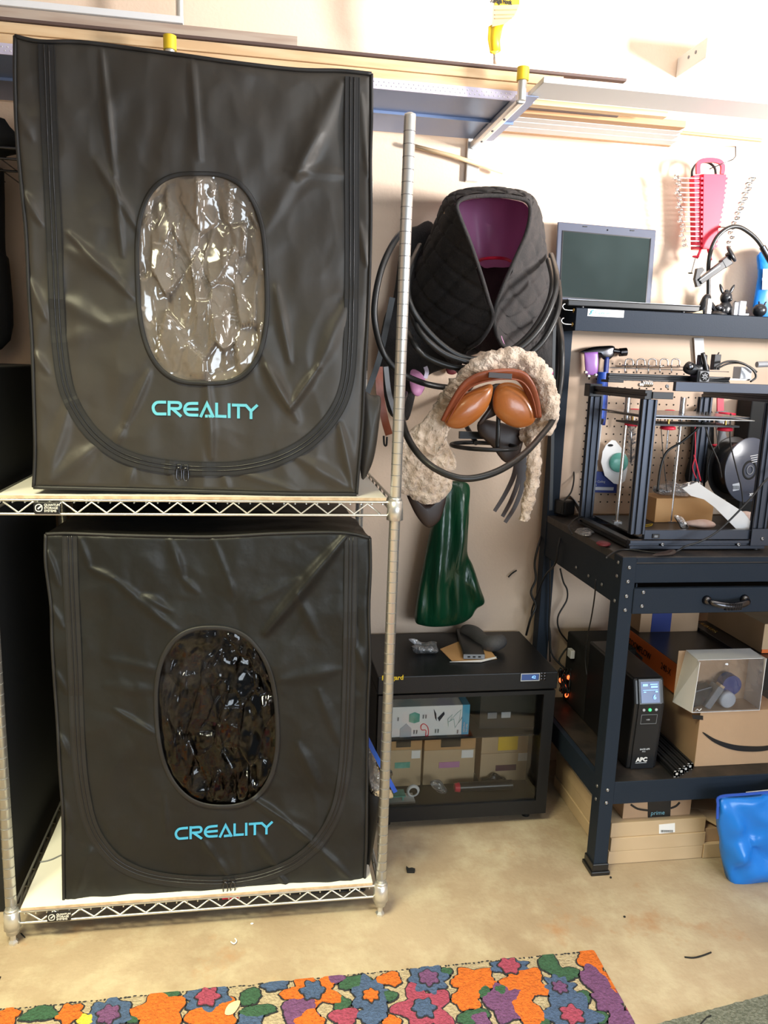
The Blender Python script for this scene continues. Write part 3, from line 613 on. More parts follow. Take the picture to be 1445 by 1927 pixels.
# cantle band
can = sp(PP([(836,792,1.93),(850,765,1.92),(868,735,1.91),(885,718,1.905),(910,708,1.90),(945,703,1.90),(975,706,1.905),(992,722,1.91),(1003,750,1.92),(1009,785,1.93)]), 6)
MB().tube(can, lambda t: .0155+.004*sin(pi*t), 12, flat=.45).build('cantle', 'leather2', sd)
MB().tube([p+V((0, -.012, -.013)) for p in can[2:-2]], .0022, 6).build('cantle_piping', 'leather2', sd)
cp = at(941, 707, 1.873); pl = MB().obox(cp, (.060, .004, .0135), (0, RD(2), 0)).build('maker_plate', 'brown', sd, bev=.0008)
text('plate_lettering', 'SADDLERY' if False else '', .006, cp, FRONT, 'grey', pl) if False else None
MB().puff(P([(926,724),(905,727),(880,738),(858,755),(842,778),(836,795),(848,805),(870,806),(892,794),(912,774),(924,750)], 1.925), .026, .03, rings=12).build('panel_cushion', 'leather', sd)
MB().puff(P([(938,724),(962,720),(985,732),(1003,757),(1008,783),(998,800),(972,805),(948,795),(930,775),(928,745)], 1.94), .026, .03, rings=12).build('panel_cushion', 'leather', sd)
MB().puff(P([(922,728),(945,722),(955,735),(940,775),(915,790),(905,800),(900,795),(920,765)], 1.965), .01, .01).build('gullet', 'brown', sd)
MB().puff(P([(905,790),(960,800),(985,815),(975,860),(950,870),(925,840),(900,815)], 2.06), .012, .012).build('saddle_flap', 'brown', sd)
MB().puff(P([(765,925),(800,950),(838,930),(832,968),(822,985),(806,993),(790,980),(775,955)], 2.03), .01, .01).build('saddle_flap', 'brown', sd)
for a in ([(975,840,2.1),(968,890,2.09),(950,930,2.08),(930,962,2.08)], [(980,850,2.1),(976,900,2.09),(962,940,2.08),(945,972,2.08)], [(985,850,2.1),(984,905,2.09),(970,950,2.08),(950,983,2.08)]):
    MB().ribbon(sp(PP(a), 6), lambda t: .016-.006*t, t=.003).build('girth_strap', 'brown', sd)
sr = thing('saddle_stand', 'black metal wall stand with a ring under the saddle', 'rack', at(925, 850, 2.1))
cz = at(925, 845, 1.95); rg = [V((cz.x+.088*cos(a*pi/18), 2.02-.09*sin(a*pi/18), cz.z)) for a in range(36)]
MB().tube(rg, .0058, 10, closed=True).build('ring', 'black', sr)
MB().tube([at(924,765,2.0), at(937,766,1.97), at(938,775,1.955), at(937,810,1.95), at(936,845,1.94)], .0060, 10, 3).build('upright', 'black', sr)
MB().box(cz.x-.045, cz.x+.045, 2.11, 2.125, cz.z+.01, cz.z+.03).cyl((cz.x, 2.1, cz.z), (cz.x, WY, cz.z+.12), .007).build('wall_arm', 'black', sr)
# green bag
gb = MB().puff(P([(832,915),(850,905),(882,912),(882,955),(879,1035),(890,1065),(903,1105),(911,1133),(896,1146),(885,1163),(862,1175),(825,1179),(795,1177),(781,1168),(784,1130),(795,1070),(808,1005),(818,960)], 2.38), .045, .03, rings=16, k=6, fold=.010, fs_=95, lump=.008, ls=14)
tag(gb.build('plastic_bag', 'greenbag'), 'dark green plastic bag hanging on the wall below the saddle', 'bag')
tag(MB().ribbon(sp(PP([(956,1086,2.462),(963,1079,2.462),(972,1073,2.462)]), 3), .004, t=.003).build('wall_scuff', 'matte'), 'small black mark on the bare wall right of the green bag', 'mark')
# ================================================================ DRY CABINET
cf = 2.094; cx0, cx1 = .343, .893; cy0, cy1 = cf, 2.455
dc = thing('dry_cabinet', 'black dry cabinet with smoked glass door and small blue display', 'cabinet', ((cx0+cx1)/2, (cy0+cy1)/2, 0))
zt, zb = .503, .028; bt = .018
MB().box(cx0, cx1, cy0, cy1, zt-.055, zt).build('top_housing', 'black', dc, bev=.003)
MB().box(cx0, cx0+bt, cy0+.02, cy1, zb, zt-.055).box(cx1-bt, cx1, cy0+.02, cy1, zb, zt-.055).box(cx0+bt, cx1-bt, cy1-.01, cy1, zb, zt-.055).box(cx0+bt, cx1-bt, cy0+.02, cy1-.01, zb, zb+.03).build('case_body', 'black', dc)
MB().box(cx0+bt, cx1-bt, cy0+.05, cy1-.01, .272, .277).build('inner_shelf', 'black', dc)
dx0, dx1, dz0, dz1 = cx0+.004, cx1-.004, .034, zt-.059
fr = MB(); g0, g1, h0, h1 = dx0+.032, dx1-.035, dz0+.045, dz1-.012
fr.box(dx0, g0, cy0, cy0+.016, dz0, dz1).box(g1, dx1, cy0, cy0+.016, dz0, dz1).box(g0, g1, cy0, cy0+.016, dz0, h0).box(g0, g1, cy0, cy0+.016, h1, dz1)
d_ = fr.build('door', 'black', dc); MB().box(g0, g1, cy0+.005, cy0+.009, h0, h1).build('door_glass', 'glass', d_)
MB().cyl((cx0+.045, cy0, .20), (cx0+.045, cy0-.012, .20), .008, 12).obox((cx0+.045, cy0-.012, .185), (.008, .004, .04)).build('door_lock', 'chrome2', d_)
for x in (cx0+.05, cx1-.05):
    for y in (cy0+.05, cy1-.05): MB().cyl((x, y, 0), (x, y, zb+.002), .013).build('foot', 'plastic', dc)
text('brand_lettering', 'Ruggard', .020, at(718, 1280, cy0-.001), FRONT, 'yellow', dc, sx=.98, bold=.0005)
q = at(981, 1281, cy0-.002); lc = MB().box(q.x, q.x+.053, cy0-.003, cy0, q.z+.002, q.z+.020).build('display', 'lcd', dc)
text('display_digits', '42', .013, (q.x+.031, cy0-.0035, q.z+.0065), FRONT, 'digits', lc)
MB().ribbon([(q.x-.002, cy0-.003, q.z), (q.x+.055, cy0-.003, q.z), (q.x+.055, cy0-.003, q.z+.022), (q.x-.002, cy0-.003, q.z+.022)], .0022, t=.001, closed=True).build('display_frame', 'lightgrey', dc)
for i in range(2):
    for j in range(3): MB().lathe([(.0038, 0), (.0038, .0015), (.003, .002)], (q.x+.063+i*.010, cy0, q.z+.002+j*.009), (0, -1, 0), 12).build('button', 'chrome2', dc)
# contents
def cbox(px0, px1, ptop, pbot, Y, d, m, label, name='box', cat='box', group=None, z0=None):
    a = at(px0, pbot, Y); b_ = at(px1, ptop, Y); a.x = max(a.x, cx0+bt+.004); z_ = a.z if z0 is None else z0
    t = thing(name, label, cat, ((a.x+b_.x)/2, Y+d/2, z_), group=group)
    MB().box(a.x, b_.x, Y, Y+d, z_, b_.z).build('carton', m, t, bev=.001); return t, a.x, b_.x, z_, b_.z
t, x0, x1, z0, z1 = cbox(720, 884, 1326, 1373, 2.16, .14, 'paper', 'white and blue craft kit carton on the cabinet shelf', z0=.2775)
MB().box(x1-.022, x1+.0006, 2.1588, 2.301, z0+.0005, z1+.0006).build('blue_end_band', 'cyan2', t)
for i in range(2): text('side_lettering', ('ASSEMBLING', 'THE LIMBS')[i], .0075, (x1-.013+i*.009, 2.158, z0+.008), (pi/2, -pi/2, 0), 'white', t, sx=.8)
def picto(pts, m, nm='picture'): MB().prism([(x0+(x1-x0)*a, 2.1585, z0+(z1-z0)*b) for a, b in pts], (0, .001, 0)).build(nm, m, t)
picto([(.30, .75), (.36, .82), (.42, .75), (.42, .5), (.36, .45), (.30, .5)], 'teal'); picto([(.58, .9), (.6, .6), (.62, .5), (.61, .75)], 'figure'); picto([(.63, .6), (.70, .8), (.71, .72), (.65, .48)], 'figure')
MB().ribbon([(x0+(x1-x0)*a, 2.1587, z0+(z1-z0)*b) for a, b in ((.76, .3), (.75, .55), (.80, .7), (.78, .5), (.86, .75), (.90, .85), (.88, .4), (.92, .6), (.84, .25), (.82, .55), (.76, .45))], .0008, t=.0005).build('picture', 'teal', t)
MB().ribbon(sp([(x0+(x1-x0)*a, 2.1587, z0+(z1-z0)*b) for a, b in ((.44, .35), (.47, .42), (.52, .3), (.53, .05), (.50, .02), (.50, .2), (.45, .22))], 4, True), .0022, t=.0005, closed=True).build('picture', 'red', t)
picto([(.20, .28), (.27, .45), (.33, .28), (.33, .0), (.20, 0)], 'lightgrey')
for a, b in ((.47, .60), (.50, .60), (.37, .1), (.40, .1), (.62, .1), (.65, .1), (.88, .05), (.18, .55)):
    text('side_lettering', 'MAKE', .006, (x0+(x1-x0)*a, 2.158, z0+(z1-z0)*b), (pi/2, -pi/2, 0), 'plastic', t, sx=.8)
t, x0, x1, z0, z1 = cbox(902, 1012, 1300, 1358, 2.19, .14, 'figure', 'black carton with two pale stickers on the right of the cabinet shelf', z0=.2775)
MB().box(x0+.025, x0+.055, 2.188, 2.19, z0+.035, z0+.055).build('sticker', 'grey', t); MB().box(x0+.07, x0+.10, 2.188, 2.19, z0+.036, z0+.055).build('sticker', 'lightgrey', t)
fz = zb+.0305
for i, (a, b_, tp, md, lb, wc) in enumerate(((722, 795, 1387, 1413, 'left', 'teal'), (798, 896, 1387, 1413, 'middle', 'purple'), (905, 1004, 1381, 1419, 'right', 'magdark'))):
    A = at(a, md, 2.25); B = at(b_, tp, 2.25); A.x = max(A.x, cx0+bt+.004)
    if 'magdark' not in M: M['magdark'] = mat('dark plum window', (.10, .03, .06), .4)
    for lv in (0, 1):
        zz0, zz1 = (fz+.0, A.z-.0005) if lv == 0 else (A.z, min(B.z, .2715))
        t = thing('carton', 'brown carton with %s, %s stack in dry cabinet' % (('white label at bottom of' if lv == 0 else ('printed front on top of' if i < 2 else 'yellow window on top of')), lb), 'box', ((A.x+B.x)/2, 2.3, zz0), group='spool cartons inside the dry cabinet')
        MB().box(A.x, B.x, 2.25, 2.42, zz0, zz1).build('carton_body', 'orangecard' if lv and i < 2 else 'card2', t, bev=.0015)
        w_ = B.x-A.x
        if lv == 0:
            MB().box(B.x-w_*.27, B.x-w_*.04, 2.2485, 2.25, zz1-.030, zz1-.003).build('label', 'paper', t)
            MB().box(A.x+w_*.30, A.x+w_*.70, 2.2485, 2.25, zz1-.062, zz1-.042).build('window', wc, t)
        else: MB().box(A.x+w_*.32, A.x+w_*.70, 2.2485, 2.25, zz0+.010, zz1-.001).build('window', 'figure' if i < 2 else 'yellow', t)
A = at(735, 1497, 2.17); t = thing('circuit_board', 'small green circuit board on a white tray at the cabinet bottom', 'circuit board', (A.x+.03, 2.17, fz))
MB().box(A.x-.03, A.x+.075, 2.15, 2.20, fz, fz+.006).build('tray', 'white', t); MB().box(A.x-.03, A.x+.045, 2.155, 2.195, fz+.02, fz+.023).box(A.x-.02, A.x-.015, 2.16, 2.165, fz+.006, fz+.02).box(A.x+.035, A.x+.04, 2.16, 2.165, fz+.006, fz+.02).build('board', 'teal', t)
c = at(779, 1478, 2.17); tag(MB().tube([V((c.x+.017*cos(a*pi/12), 2.18, fz+.0235+.017*sin(a*pi/12))) for a in range(24)], .006, 8, closed=True, flat=.5).build('tape_roll', 'white'), 'white tape roll standing on the tray in the cabinet', 'tape')
c = at(825, 1480, 2.19); tag(MB().ell(c, (.028, .02, .016), (0, .5, 0), lump=.5, ls=50).build('small_bag', 'clearbag'), 'small clear bag of parts at the cabinet bottom', 'bag')
a_ = at(855, 1487, 2.2); t = thing('torch', 'black torch with red lens ring lying at the cabinet bottom', 'torch', (a_.x+.06, 2.2, fz))
MB().cyl((a_.x+.016, 2.2, fz+.016), (a_.x+.19, 2.2, fz+.016), .0155, 18).build('barrel', 'figure', t); MB().cyl((a_.x, 2.2, fz+.016), (a_.x+.016, 2.2, fz+.016), .013, 18, .0155).build('lens_ring', 'redled2', t) if False else MB().cyl((a_.x, 2.2, fz+.016), (a_.x+.0155, 2.2, fz+.016), .013, 18, .0155).build('lens_ring', 'red', t)
tag(MB().ell(at(930, 1468, 2.235), (.04, .012, .022), lump=.6, ls=30).build('black_pouch', 'figure'), 'lumpy black pouch behind the torch in the cabinet', 'pouch')
# on top
zt += .0005
c = az(800, 1222, zt+.01); c.z = zt+.016; t = thing('parts_bag', 'clear plastic bag of small metal bits on the dry cabinet', 'bag', (c.x, c.y, zt))
MB().ell(c, (.045, .032, .015), (0, 0, .3), lump=.55, ls=32).build('bag_body', 'clearbag', t)
MB().puff([c+V(q) for q in ((-.03, 0, .008), (-.055, 0, .028), (-.035, 0, .030), (-.01, 0, .014))], .003).build('bag_mouth', 'clearbag', t)
q = MB()
for i in range(9): q.obox((c.x+random.uniform(-.028, .03), c.y+random.uniform(-.014, .014), zt+.009+random.uniform(0, .006)), (.014, .010, .007), (random.random(), random.random(), random.random()*3))
q.build('metal_bits', 'grey', t)
poly = [az(828, 1222, zt), az(850, 1244, zt), az(905, 1244, zt), az(935, 1240, zt), az(915, 1215, zt), az(870, 1205, zt)]
tag(MB().prism(poly, (0, 0, .0015)).build('envelope', 'orangecard'), 'orange brown envelope under the black battery pack', 'envelope')
tag(MB().prism([az(846, 1246, zt+.002), az(905, 1246, zt+.002), az(934, 1239, zt+.002), az(934, 1236, zt+.002), az(905, 1242, zt+.002)], (0, 0, .001)).build('paper_card', 'paper'), 'white card edge sticking out under the grey cushion', 'paper')
z_ = zt+.0035; pk = [az(871, 1240, z_), az(912, 1240, z_), az(895, 1188, z_), az(858, 1190, z_)]
t = thing('battery_pack', 'flat black battery pack with grey port end on the dry cabinet', 'battery', tuple(sum(pk, V())/4))
MB().prism(pk, (0, 0, .016)).build('case', 'plastic', t, bev=.003)
e0, e1 = pk[0]+V((.001, -.002, .001)), pk[1]+V((-.001, -.002, .001)); MB().prism([e0, e1, e1+V((0, 0, .014)), e0+V((0, 0, .014))], (0, .003, 0)).build('end_cap', 'grey', t)
for f in (.25, .5, .75): p = e0.lerp(e1, f)+V((0, -.001, .007)); MB().obox(p, (.008, .002, .004)).build('port', 'matte', t)
p0, p1, p2 = az(880, 1192, zt+.02), az(915, 1218, zt+.02), az(950, 1222, zt+.02)
b1 = MB().ell(az(885, 1196, zt)+V((0.015, 0, .0255)), (.042, .030, .024), (0, 0, -.5)).build
t = thing('neck_cushion', 'grey bone shaped neck cushion on the dry cabinet', 'cushion', (p1.x, p1.y, zt))
MB().tube([az(872, 1200, zt)+V((0, .02, .020)), az(893, 1208, zt)+V((0, .012, .024)), az(910, 1220, zt)+V((0, .008, .020)), az(928, 1226, zt)+V((0, .004, .026)), az(948, 1222, zt)+V((0, 0, .034))], lambda q: (.010+.022*sin(pi*min(1, max(0, q)))**.5*(1+.25*cos(2*pi*q*1.0)))*.92, 20, 6).build('cushion_body', 'greycloth', t)
# ================================================================ WORKBENCH
BL, BR, BF, BB = .935, 2.12, 1.837, 2.44
bz = .925
bn = thing('workbench', 'blue black steel workbench with drawer, lower shelf, pegboard back and top shelf', 'workbench', ((BL+BR)/2, (BF+BB)/2, 0))
def bolt(p, par, ax_=(0, -1, 0)): MB().lathe([(.0055, 0), (.0050, .002), (.0032, .0032), (.0024, .0032), (.0024, .0012)], p, ax_, 12).build('bolt', 'bolt', par)
for x, y in ((BL, BF), (BR-.04, BF), (BL, BB-.05), (BR-.04, BB-.05)):
    tall = y > 2.2; zt_ = 1.585 if tall else bz-.002
    lg = MB(); s1 = 1 if x < 1.5 else -1
    lg.box(x, x+.04, y, y+.05 if not tall else y+.045, .012, zt_)
    l_ = lg.build('leg', 'bench', bn, bev=.0015)
    MB().box(x-.008, x+.048, y-.008, y+.058, 0, .012).box(x-.004, x+.044, y-.004, y+.054, .012, .034).build('foot_cap', 'plastic', l_, bev=.002)
    if not tall and x < 1:
        for (px, py) in ((1178, 1068), (1176, 1094.5), (1174, 1122), (1171.5, 1148)): p = at(px, py, BF); bolt((BL+.020, BF, p.z), l_)
        for (px, py) in ((1144.5, 1486.5), (1143, 1510.5)): p = at(px, py, BF); bolt((BL+.020, BF, p.z), l_)
        for zz in (.905, .868, .80): bolt((BL, BF+.022, zz), l_, (-1, 0, 0))
        for zz in (.262, .222): bolt((BL, BF+.022, zz), l_, (-1, 0, 0))
MB().box(BL+.002, BR-.002, BF+.004, BB-.04, bz-.022, bz).build('top_panel', 'benchtop', bn, bev=.002)
ap = MB(); z1 = at(1300, 1059, BF).z; z2 = at(1300, 1097, BF).z; z3 = at(1300, 1106, BF).z; z4 = at(1300, 1153, BF).z
ap.box(BL+.04, BR-.04, BF+.001, BF+.018, z1+.001, bz-.003); ap.box(BL+.04, BR-.04, BF+.004, BF+.016, z2, z1-.001)
ap.build('front_apron', 'bench', bn, bev=.0015)
MB().box(BL+.003, BL+.02, BF+.05, BB-.05, bz-.135, bz-.003).build('side_apron', 'bench', bn)
for q in ((1084.7, 1067.9), (1108, 1083.6), (1132.9, 1100)): p = ax(q[0], q[1], BL+.003); bolt(p, bpy.data.objects['side_apron'], (-1, 0, 0))
dx = at(1190, 1130, BF).x
dr = MB().box(dx, BR-.07, BF-.004, BF+.012, z4, z3).build('drawer', 'bench', bn, bev=.002)
MB().box(dx+.01, BR-.08, BF+.012, BB-.15, z4+.006, z4+.009).box(dx+.012, dx+.016, BF+.012, BB-.15, z4+.009, z2-.004).build('drawer_tray', 'bench', dr)
for q in ((1210.5, 1114.5), (1207.5, 1140.5)): bolt(at(q[0], q[1], BF-.004), dr)
h0 = at(1329, 1129, BF-.004); h1 = at(1400, 1127, BF-.004)
hd = MB()
for h in (h0, h1): hd.lathe([(.013, 0), (.012, .006), (.007, .016)], h, (0, -1, 0), 16)
hd.tube([h0+V((0, -.014, .002)), h0+V((.010, -.026, -.002)), h0.lerp(h1, .5)+V((0, -.034, -.008)), h1+V((-.010, -.026, -.002)), h1+V((0, -.014, .002))], lambda t: .0055+.0045*sin(pi*t), 12, 6)
hn = hd.build('handle', 'chrome2', dr)
g = MB()
for i in range(13):
    p = (h0+V((.010, -.026, -.002))).lerp(h1+V((-.010, -.026, -.002)), .25+i*.042); p += V((0, -.009*sin(pi*(.25+i*.042)), -.006)); g.obox(p, (.0012, .020, .018))
g.build('grip_ribs', 'chrome2', hn)
# lower shelf
zs1 = at(1165, 1472, BF).z; zs0 = at(1250, 1509, BF).z; LS = zs1
MB().box(BL+.04, BR-.04, BF+.002, BF+.018, zs0, LS-.001).box(BL+.003, BL+.02, BF+.05, BB-.05, zs0, LS-.001).build('shelf_apron', 'bench', bn, bev=.0015)
MB().box(BL+.021, BR-.02, BF+.004, BB-.05, LS-.012, LS).build('lower_shelf', 'benchtop', bn)
# pegboard
pg = MB().box(BL+.04, BR-.04, 2.425, 2.431, bz, 1.56).build('pegboard', 'peg', bn)
ho = MB(); hp = .0254
for r_ in range(22):
    for c_ in range(16):
        p = at(1148.5, 729, 2.425); x = p.x+(c_-3)*hp; z = p.z-(r_-3)*hp
        if z < bz+.02 or z > 1.43: continue
        ho.lathe([(.0026, 0), (.0026, .0012)], (x, 2.425, z), (0, -1, 0), 8)
ho.m = 0
o_ = ho.build('peg_holes', 'matte', pg)
# top shelf
tz0, tz1, tf = 1.515, 1.583, 2.285
ts = MB(); ts.box(BL+.002, BR, tf, tf+.003, tz0, tz1).box(BL+.002, BR, tf, BB, tz1-.003, tz1).box(BL+.002, BL+.005, tf, BB, tz0, tz1).box(BR-.003, BR, tf, BB, tz0, tz1)
tsh = ts.build('top_shelf', 'bench', bn, bev=.001)
q0 = at(1106, 581, tf); q1 = at(1173, 598, tf)
stk = MB().box(q0.x, q1.x, tf-.0012, tf, q1.z, q0.z).build('sticker', 'paper', tsh, bev=.0005)
text('sticker_lettering', 'Capricorn', .013, (q0.x+.024, tf-.0015, q1.z+.007), FRONT, 'teal', stk, sx=.95)
MB().tube([(q0.x+.006, tf-.002, q1.z+.006), (q0.x+.012, tf-.002, q1.z+.009), (q0.x+.011, tf-.002, q1.z+.014), (q0.x+.018, tf-.002, q1.z+.018)], .0022, 6, 4).build('sticker_emblem', 'cyan', stk)
for (px, py) in ((1078, 584), (1080, 610)):
    p = ax(px, py, BL-.002)
    t = thing('cup_hook', 'small brass hook screwed to the left end of the top shelf, %s one' % ('upper' if py < 600 else 'lower'), 'hook', tuple(p), group='hooks on the end of the top shelf')
    q = at(px, py, 2.30)
    MB().tube([(BL+.002, 2.30, p.z), (BL-.022, 2.30, p.z), (BL-.032, 2.30, p.z+.004), (BL-.036, 2.30, p.z+.012), (BL-.028, 2.30, p.z+.018)], .0022, 8, 4).build('hook_wire', 'steel', t)
    MB().lathe([(.007, 0), (.006, .003), (.003, .004)], (BL+.001, 2.30, p.z), (-1, 0, 0), 14).build('flange', 'gold', t)
# ---------------------------------------------------------------- things on the top shelf
T0 = tz1+.0005
# laptop
lt = thing('laptop', 'open laptop with grey blue bezel and dark dusty screen on the top shelf', 'laptop', (1.1, 2.38, T0))
sc = [at(1043, 562, 2.40), at(1224, 576, 2.41), at(1235, 433, 2.44), at(1050, 417, 2.43)]
MB().prism(sc, (0, .008, 0)).build('lid', 'bezel', lt, bev=.003)
def quadpt(u, v, e=0): return (sc[0].lerp(sc[1], u)).lerp(sc[3].lerp(sc[2], u), v)+V((0, -e, 0))
MB().prism([quadpt(.052, .03, .0008), quadpt(.945, .03, .0008), quadpt(.945, .885, .0008), quadpt(.052, .885, .0008)], (0, .0006, 0)).build('screen', 'screen', lt)
MB().ribbon([quadpt(.052, .03, .001), quadpt(.945, .03, .001), quadpt(.945, .885, .001), quadpt(.052, .885, .001)], .003, t=.001, closed=True).build('screen_edge', 'plastic', lt)
MB().ell(quadpt(.50, .945, .001), .0022).box(*[0]*6).build('webcam', 'matte', lt) if False else MB().ell(quadpt(.50, .945, .001), .0022).build('webcam', 'matte', lt)
for u in (.27, .75): MB().obox(quadpt(u, .965, .001), (.014, .002, .003)).build('rubber_bumper', 'plastic', lt)
bs = [V((sc[0].x+.004, 2.295, T0+.004)), V((at(1318, 572, 2.30).x, 2.300, T0+.004)), V((sc[1].x+.03, 2.435, T0+.004)), V((sc[0].x-.003, 2.43, T0+.004))]
MB().prism(bs, (0, 0, .018)).build('base', 'plastic', lt, bev=.003)
MB().prism([p+V((0, 0, .0185)) for p in bs], (0, 0, .001)).build('palm_rest', 'lightgrey', lt)
MB().cyl(bs[0]+V((.05, .01, -.004)), bs[0]+V((.05, .01, 0)), .006).cyl(bs[1]+V((-.05, .01, -.004)), bs[1]+V((-.05, .01, 0)), .006).cyl(bs[2]+V((-.03, -.01, -.004)), bs[2]+V((-.03, -.01, 0)), .006).cyl(bs[3]+V((.03, -.01, -.004)), bs[3]+V((.03, -.01, 0)), .006).build('foot', 'rubber', lt)
# gooseneck hose
gn = thing('gooseneck_arm', 'black flexible gooseneck arm arching over the little figures', 'arm', tuple(V((at(1333, 575, 2.36).x, 2.36, T0))))
MB().tube([V((at(1333, 575, 2.36).x, 2.36, T0+.001))]+P([(1333,545),(1333,500),(1338,470),(1350,445),(1370,429),(1390,427),(1410,438),(1425,452),(1436,468)], 2.36), .0065, 12, 6).build('hose', 'rubber', gn)
MB().cyl(at(1434, 464, 2.36), at(1450, 492, 2.36), .010, 14).build('nozzle', 'chrome2', gn)
# phone clamp
pc = thing('suction_mount', 'black suction cup phone mount with ribbed round head', 'mount', (at(1340, 578, 2.33).x, 2.33, T0))
c0 = V((at(1350, 578, 2.32).x, 2.325, T0))
MB().lathe([(.034, 0), (.032, .004), (.018, .010), (.009, .014)], c0, n=24).build('suction_cup', 'rubber', pc)
b0 = V((at(1330, 575, 2.33).x, 2.34, T0))
MB().puff([b0+V(q) for q in ((-.022, 0, .002), (-.016, 0, .04), (-.004, 0, .062), (.014, 0, .06), (.018, 0, .03), (.014, 0, .002))], .014, .014, 5).build('base_body', 'figure', pc)
MB().ell(c0+V((.005, -.004, .022)), (.012, .010, .010)).cyl(c0+V((0, 0, .010)), b0+V((.01, -.005, .04)), .008).build('lock_knob', 'chrome2', pc)
a0, a1 = at(1318, 530, 2.32), at(1378, 486, 2.32)
ar = MB(); d = (a1-a0).normalized(); up_ = V((-d.z, 0, d.x))
ar.prism([a0-up_*.010, a1-d*.03-up_*.012, a1-d*.03+up_*.012, a0+up_*.009], (0, .018, 0)); ar.prism([a1-d*.032-up_*.014, a1-d*.004-up_*.015, a1-d*.004+up_*.015, a1-d*.032+up_*.014], (0, .022, 0)); ar.build('arm', 'figure', pc, bev=.002)
MB().prism([a0+V((-.003, -.001, 0))+up_*.003, a1-d*.045+V((0, -.001, 0))+up_*.003, a1-d*.045+V((0, -.001, 0))+up_*.006, a0+V((0, -.001, 0))+up_*.006], (0, .002, 0)).build('slot', 'lightgrey', pc)
MB().prism(P([(1308,525),(1312,505),(1322,503),(1326,508),(1318,518),(1320,538),(1312,540)], 2.325), (0, .014, 0)).build('lever', 'figure', pc, bev=.001)
hc = at(1376, 480, 2.32); rr = MB()
rr.tube([hc+(d*.004*0)+up_*(.021*cos(a*pi/14))+V((d.x, 0, d.z))*.006+V((0, .021*sin(a*pi/14)+.01, 0))*.7+d*(.010*sin(a*pi/14)) for a in range(28)], .0055, 8, closed=True); rr.cyl(hc+V((0, .01, 0))-d*.006, hc+V((0, .01, 0))+d*.004, .012, 18); rr.build('ribbed_head', 'figure', pc)
# figures
def fig(name, label, px, Y, f):
    x = at(px, 578, Y).x; t = thing(name, label, 'figurine', (x, Y, T0)); f(t, V((x, Y, T0)))
def hare(t, c):
    MB().ell(c+V((0, 0, .024)), (.023, .018, .026)).ell(c+V((-.014, -.010, .020)), (.010, .010, .014)).ell(c+V((.014, -.010, .020)), (.010, .010, .014)).build('body', 'figure', t)
    MB().ell(c+V((0, 0, .060)), (.019, .017, .021)).ell(c+V((.006, -.012, .054)), (.008, .009, .007)).build('head', 'figure', t)
    for s_ in (-1, 1): MB().ell(c+V((s_*.018, .002, .086)), (.0055, .004, .018), (0, s_*.45, 0)).build('ear', 'figure', t)
    MB().ell(c+V((0, -.002, .079)), (.008, .006, .006), lump=.5, ls=200).build('tuft', 'figure', t)
fig('figurine', 'black figurine of a long eared animal sitting behind the suction mount', 1364, 2.385, hare)
def pup(t, c):
    MB().ell(c+V((0, 0, .014)), (.018, .015, .016)).build('body', 'figure', t)
    MB().ell(c+V((0, -.002, .036)), (.015, .013, .013)).ell(c+V((.009, -.010, .033)), (.007, .007, .006)).build('head', 'figure', t)
    for s_ in (-1, 1): MB().ell(c+V((s_*.014, 0, .044)), (.005, .004, .006)).build('ear', 'figure', t)
    MB().ell(c+V((.019, -.006, .028)), (.007, .005, .008)).build('cream_tuft', 'card2', t)
fig('figurine', 'small black round eared animal figurine with a cream spot', 1390, 2.37, pup)
def pig(t, c):
    MB().ell(c+V((0, 0, .022)), (.022, .020, .021)).build('body', 'figure', t)
    for s_ in (-1, 1): MB().ell(c+V((.006+s_*.010, 0, .043)), (.003, .003, .008), (0, s_*.4, 0)).build('ear', 'figure', t)
fig('figurine', 'round black animal figurine with a small pointed ear at the right end', 1430, 2.34, pig)
for k, (a, b_, zt2) in enumerate(((1331, 1341, 562), (1382, 1390, 569), (1392, 1405, 567))):
    p = at(a, 580, 2.292); q = at(b_, zt2, 2.292)
    tag(MB().box(p.x, q.x, 2.292, 2.305, T0, q.z).build('plastic_block', 'lightgrey', bev=.0005), ['light grey block beside the suction cup', 'smaller grey block at the front edge of the top shelf', 'wider pale grey block beside a smaller one on the top shelf'][k], 'block')
p = at(1400, 575, 2.33); tag(MB().box(p.x-.03, p.x+.02, 2.325, 2.36, T0, T0+.012).build('black_strip', 'figure', bev=.003), 'low black plastic strip behind the grey blocks', 'strip')
p = at(1320, 578, 2.295); tag(MB().prism([V((p.x-.03, 2.2945, T0)), V((p.x+.006, 2.2945, T0)), V((p.x+.004, 2.2945, T0+.010))], (0, .002, 0)).build('paper_scrap', 'card2'), 'pale paper scrap at the foot of the suction mount', 'paper')
bg_ = thing('bag_of_beans', 'blue pouch with a printed picture panel at the right end of the top shelf', 'pouch', (at(1450, 575, 2.4).x, 2.40, T0)); bg_.name = 'printed_pouch'
o2 = [at(1425,556,2.40), at(1426,520,2.40), at(1425,500,2.40), at(1430,474,2.40), at(1490,474,2.40), at(1492,556,2.40)]
for q in (0, 5): o2[q].z = T0+.002
MB().puff(o2, .018, .014, k=3).build('pouch_body', 'bluebag', bg_)
MB().prism([at(1434, 545, 2.375), at(1470, 545, 2.375), at(1470, 506, 2.375), at(1436, 506, 2.375)], (0, .001, 0)).build('picture_panel', 'pinkish', bg_)
MB().prism([at(1434, 528, 2.374), at(1470, 528, 2.374), at(1470, 523, 2.374), at(1434, 523, 2.374)], (0, .001, 0)).build('picture_band', 'blue', bg_)
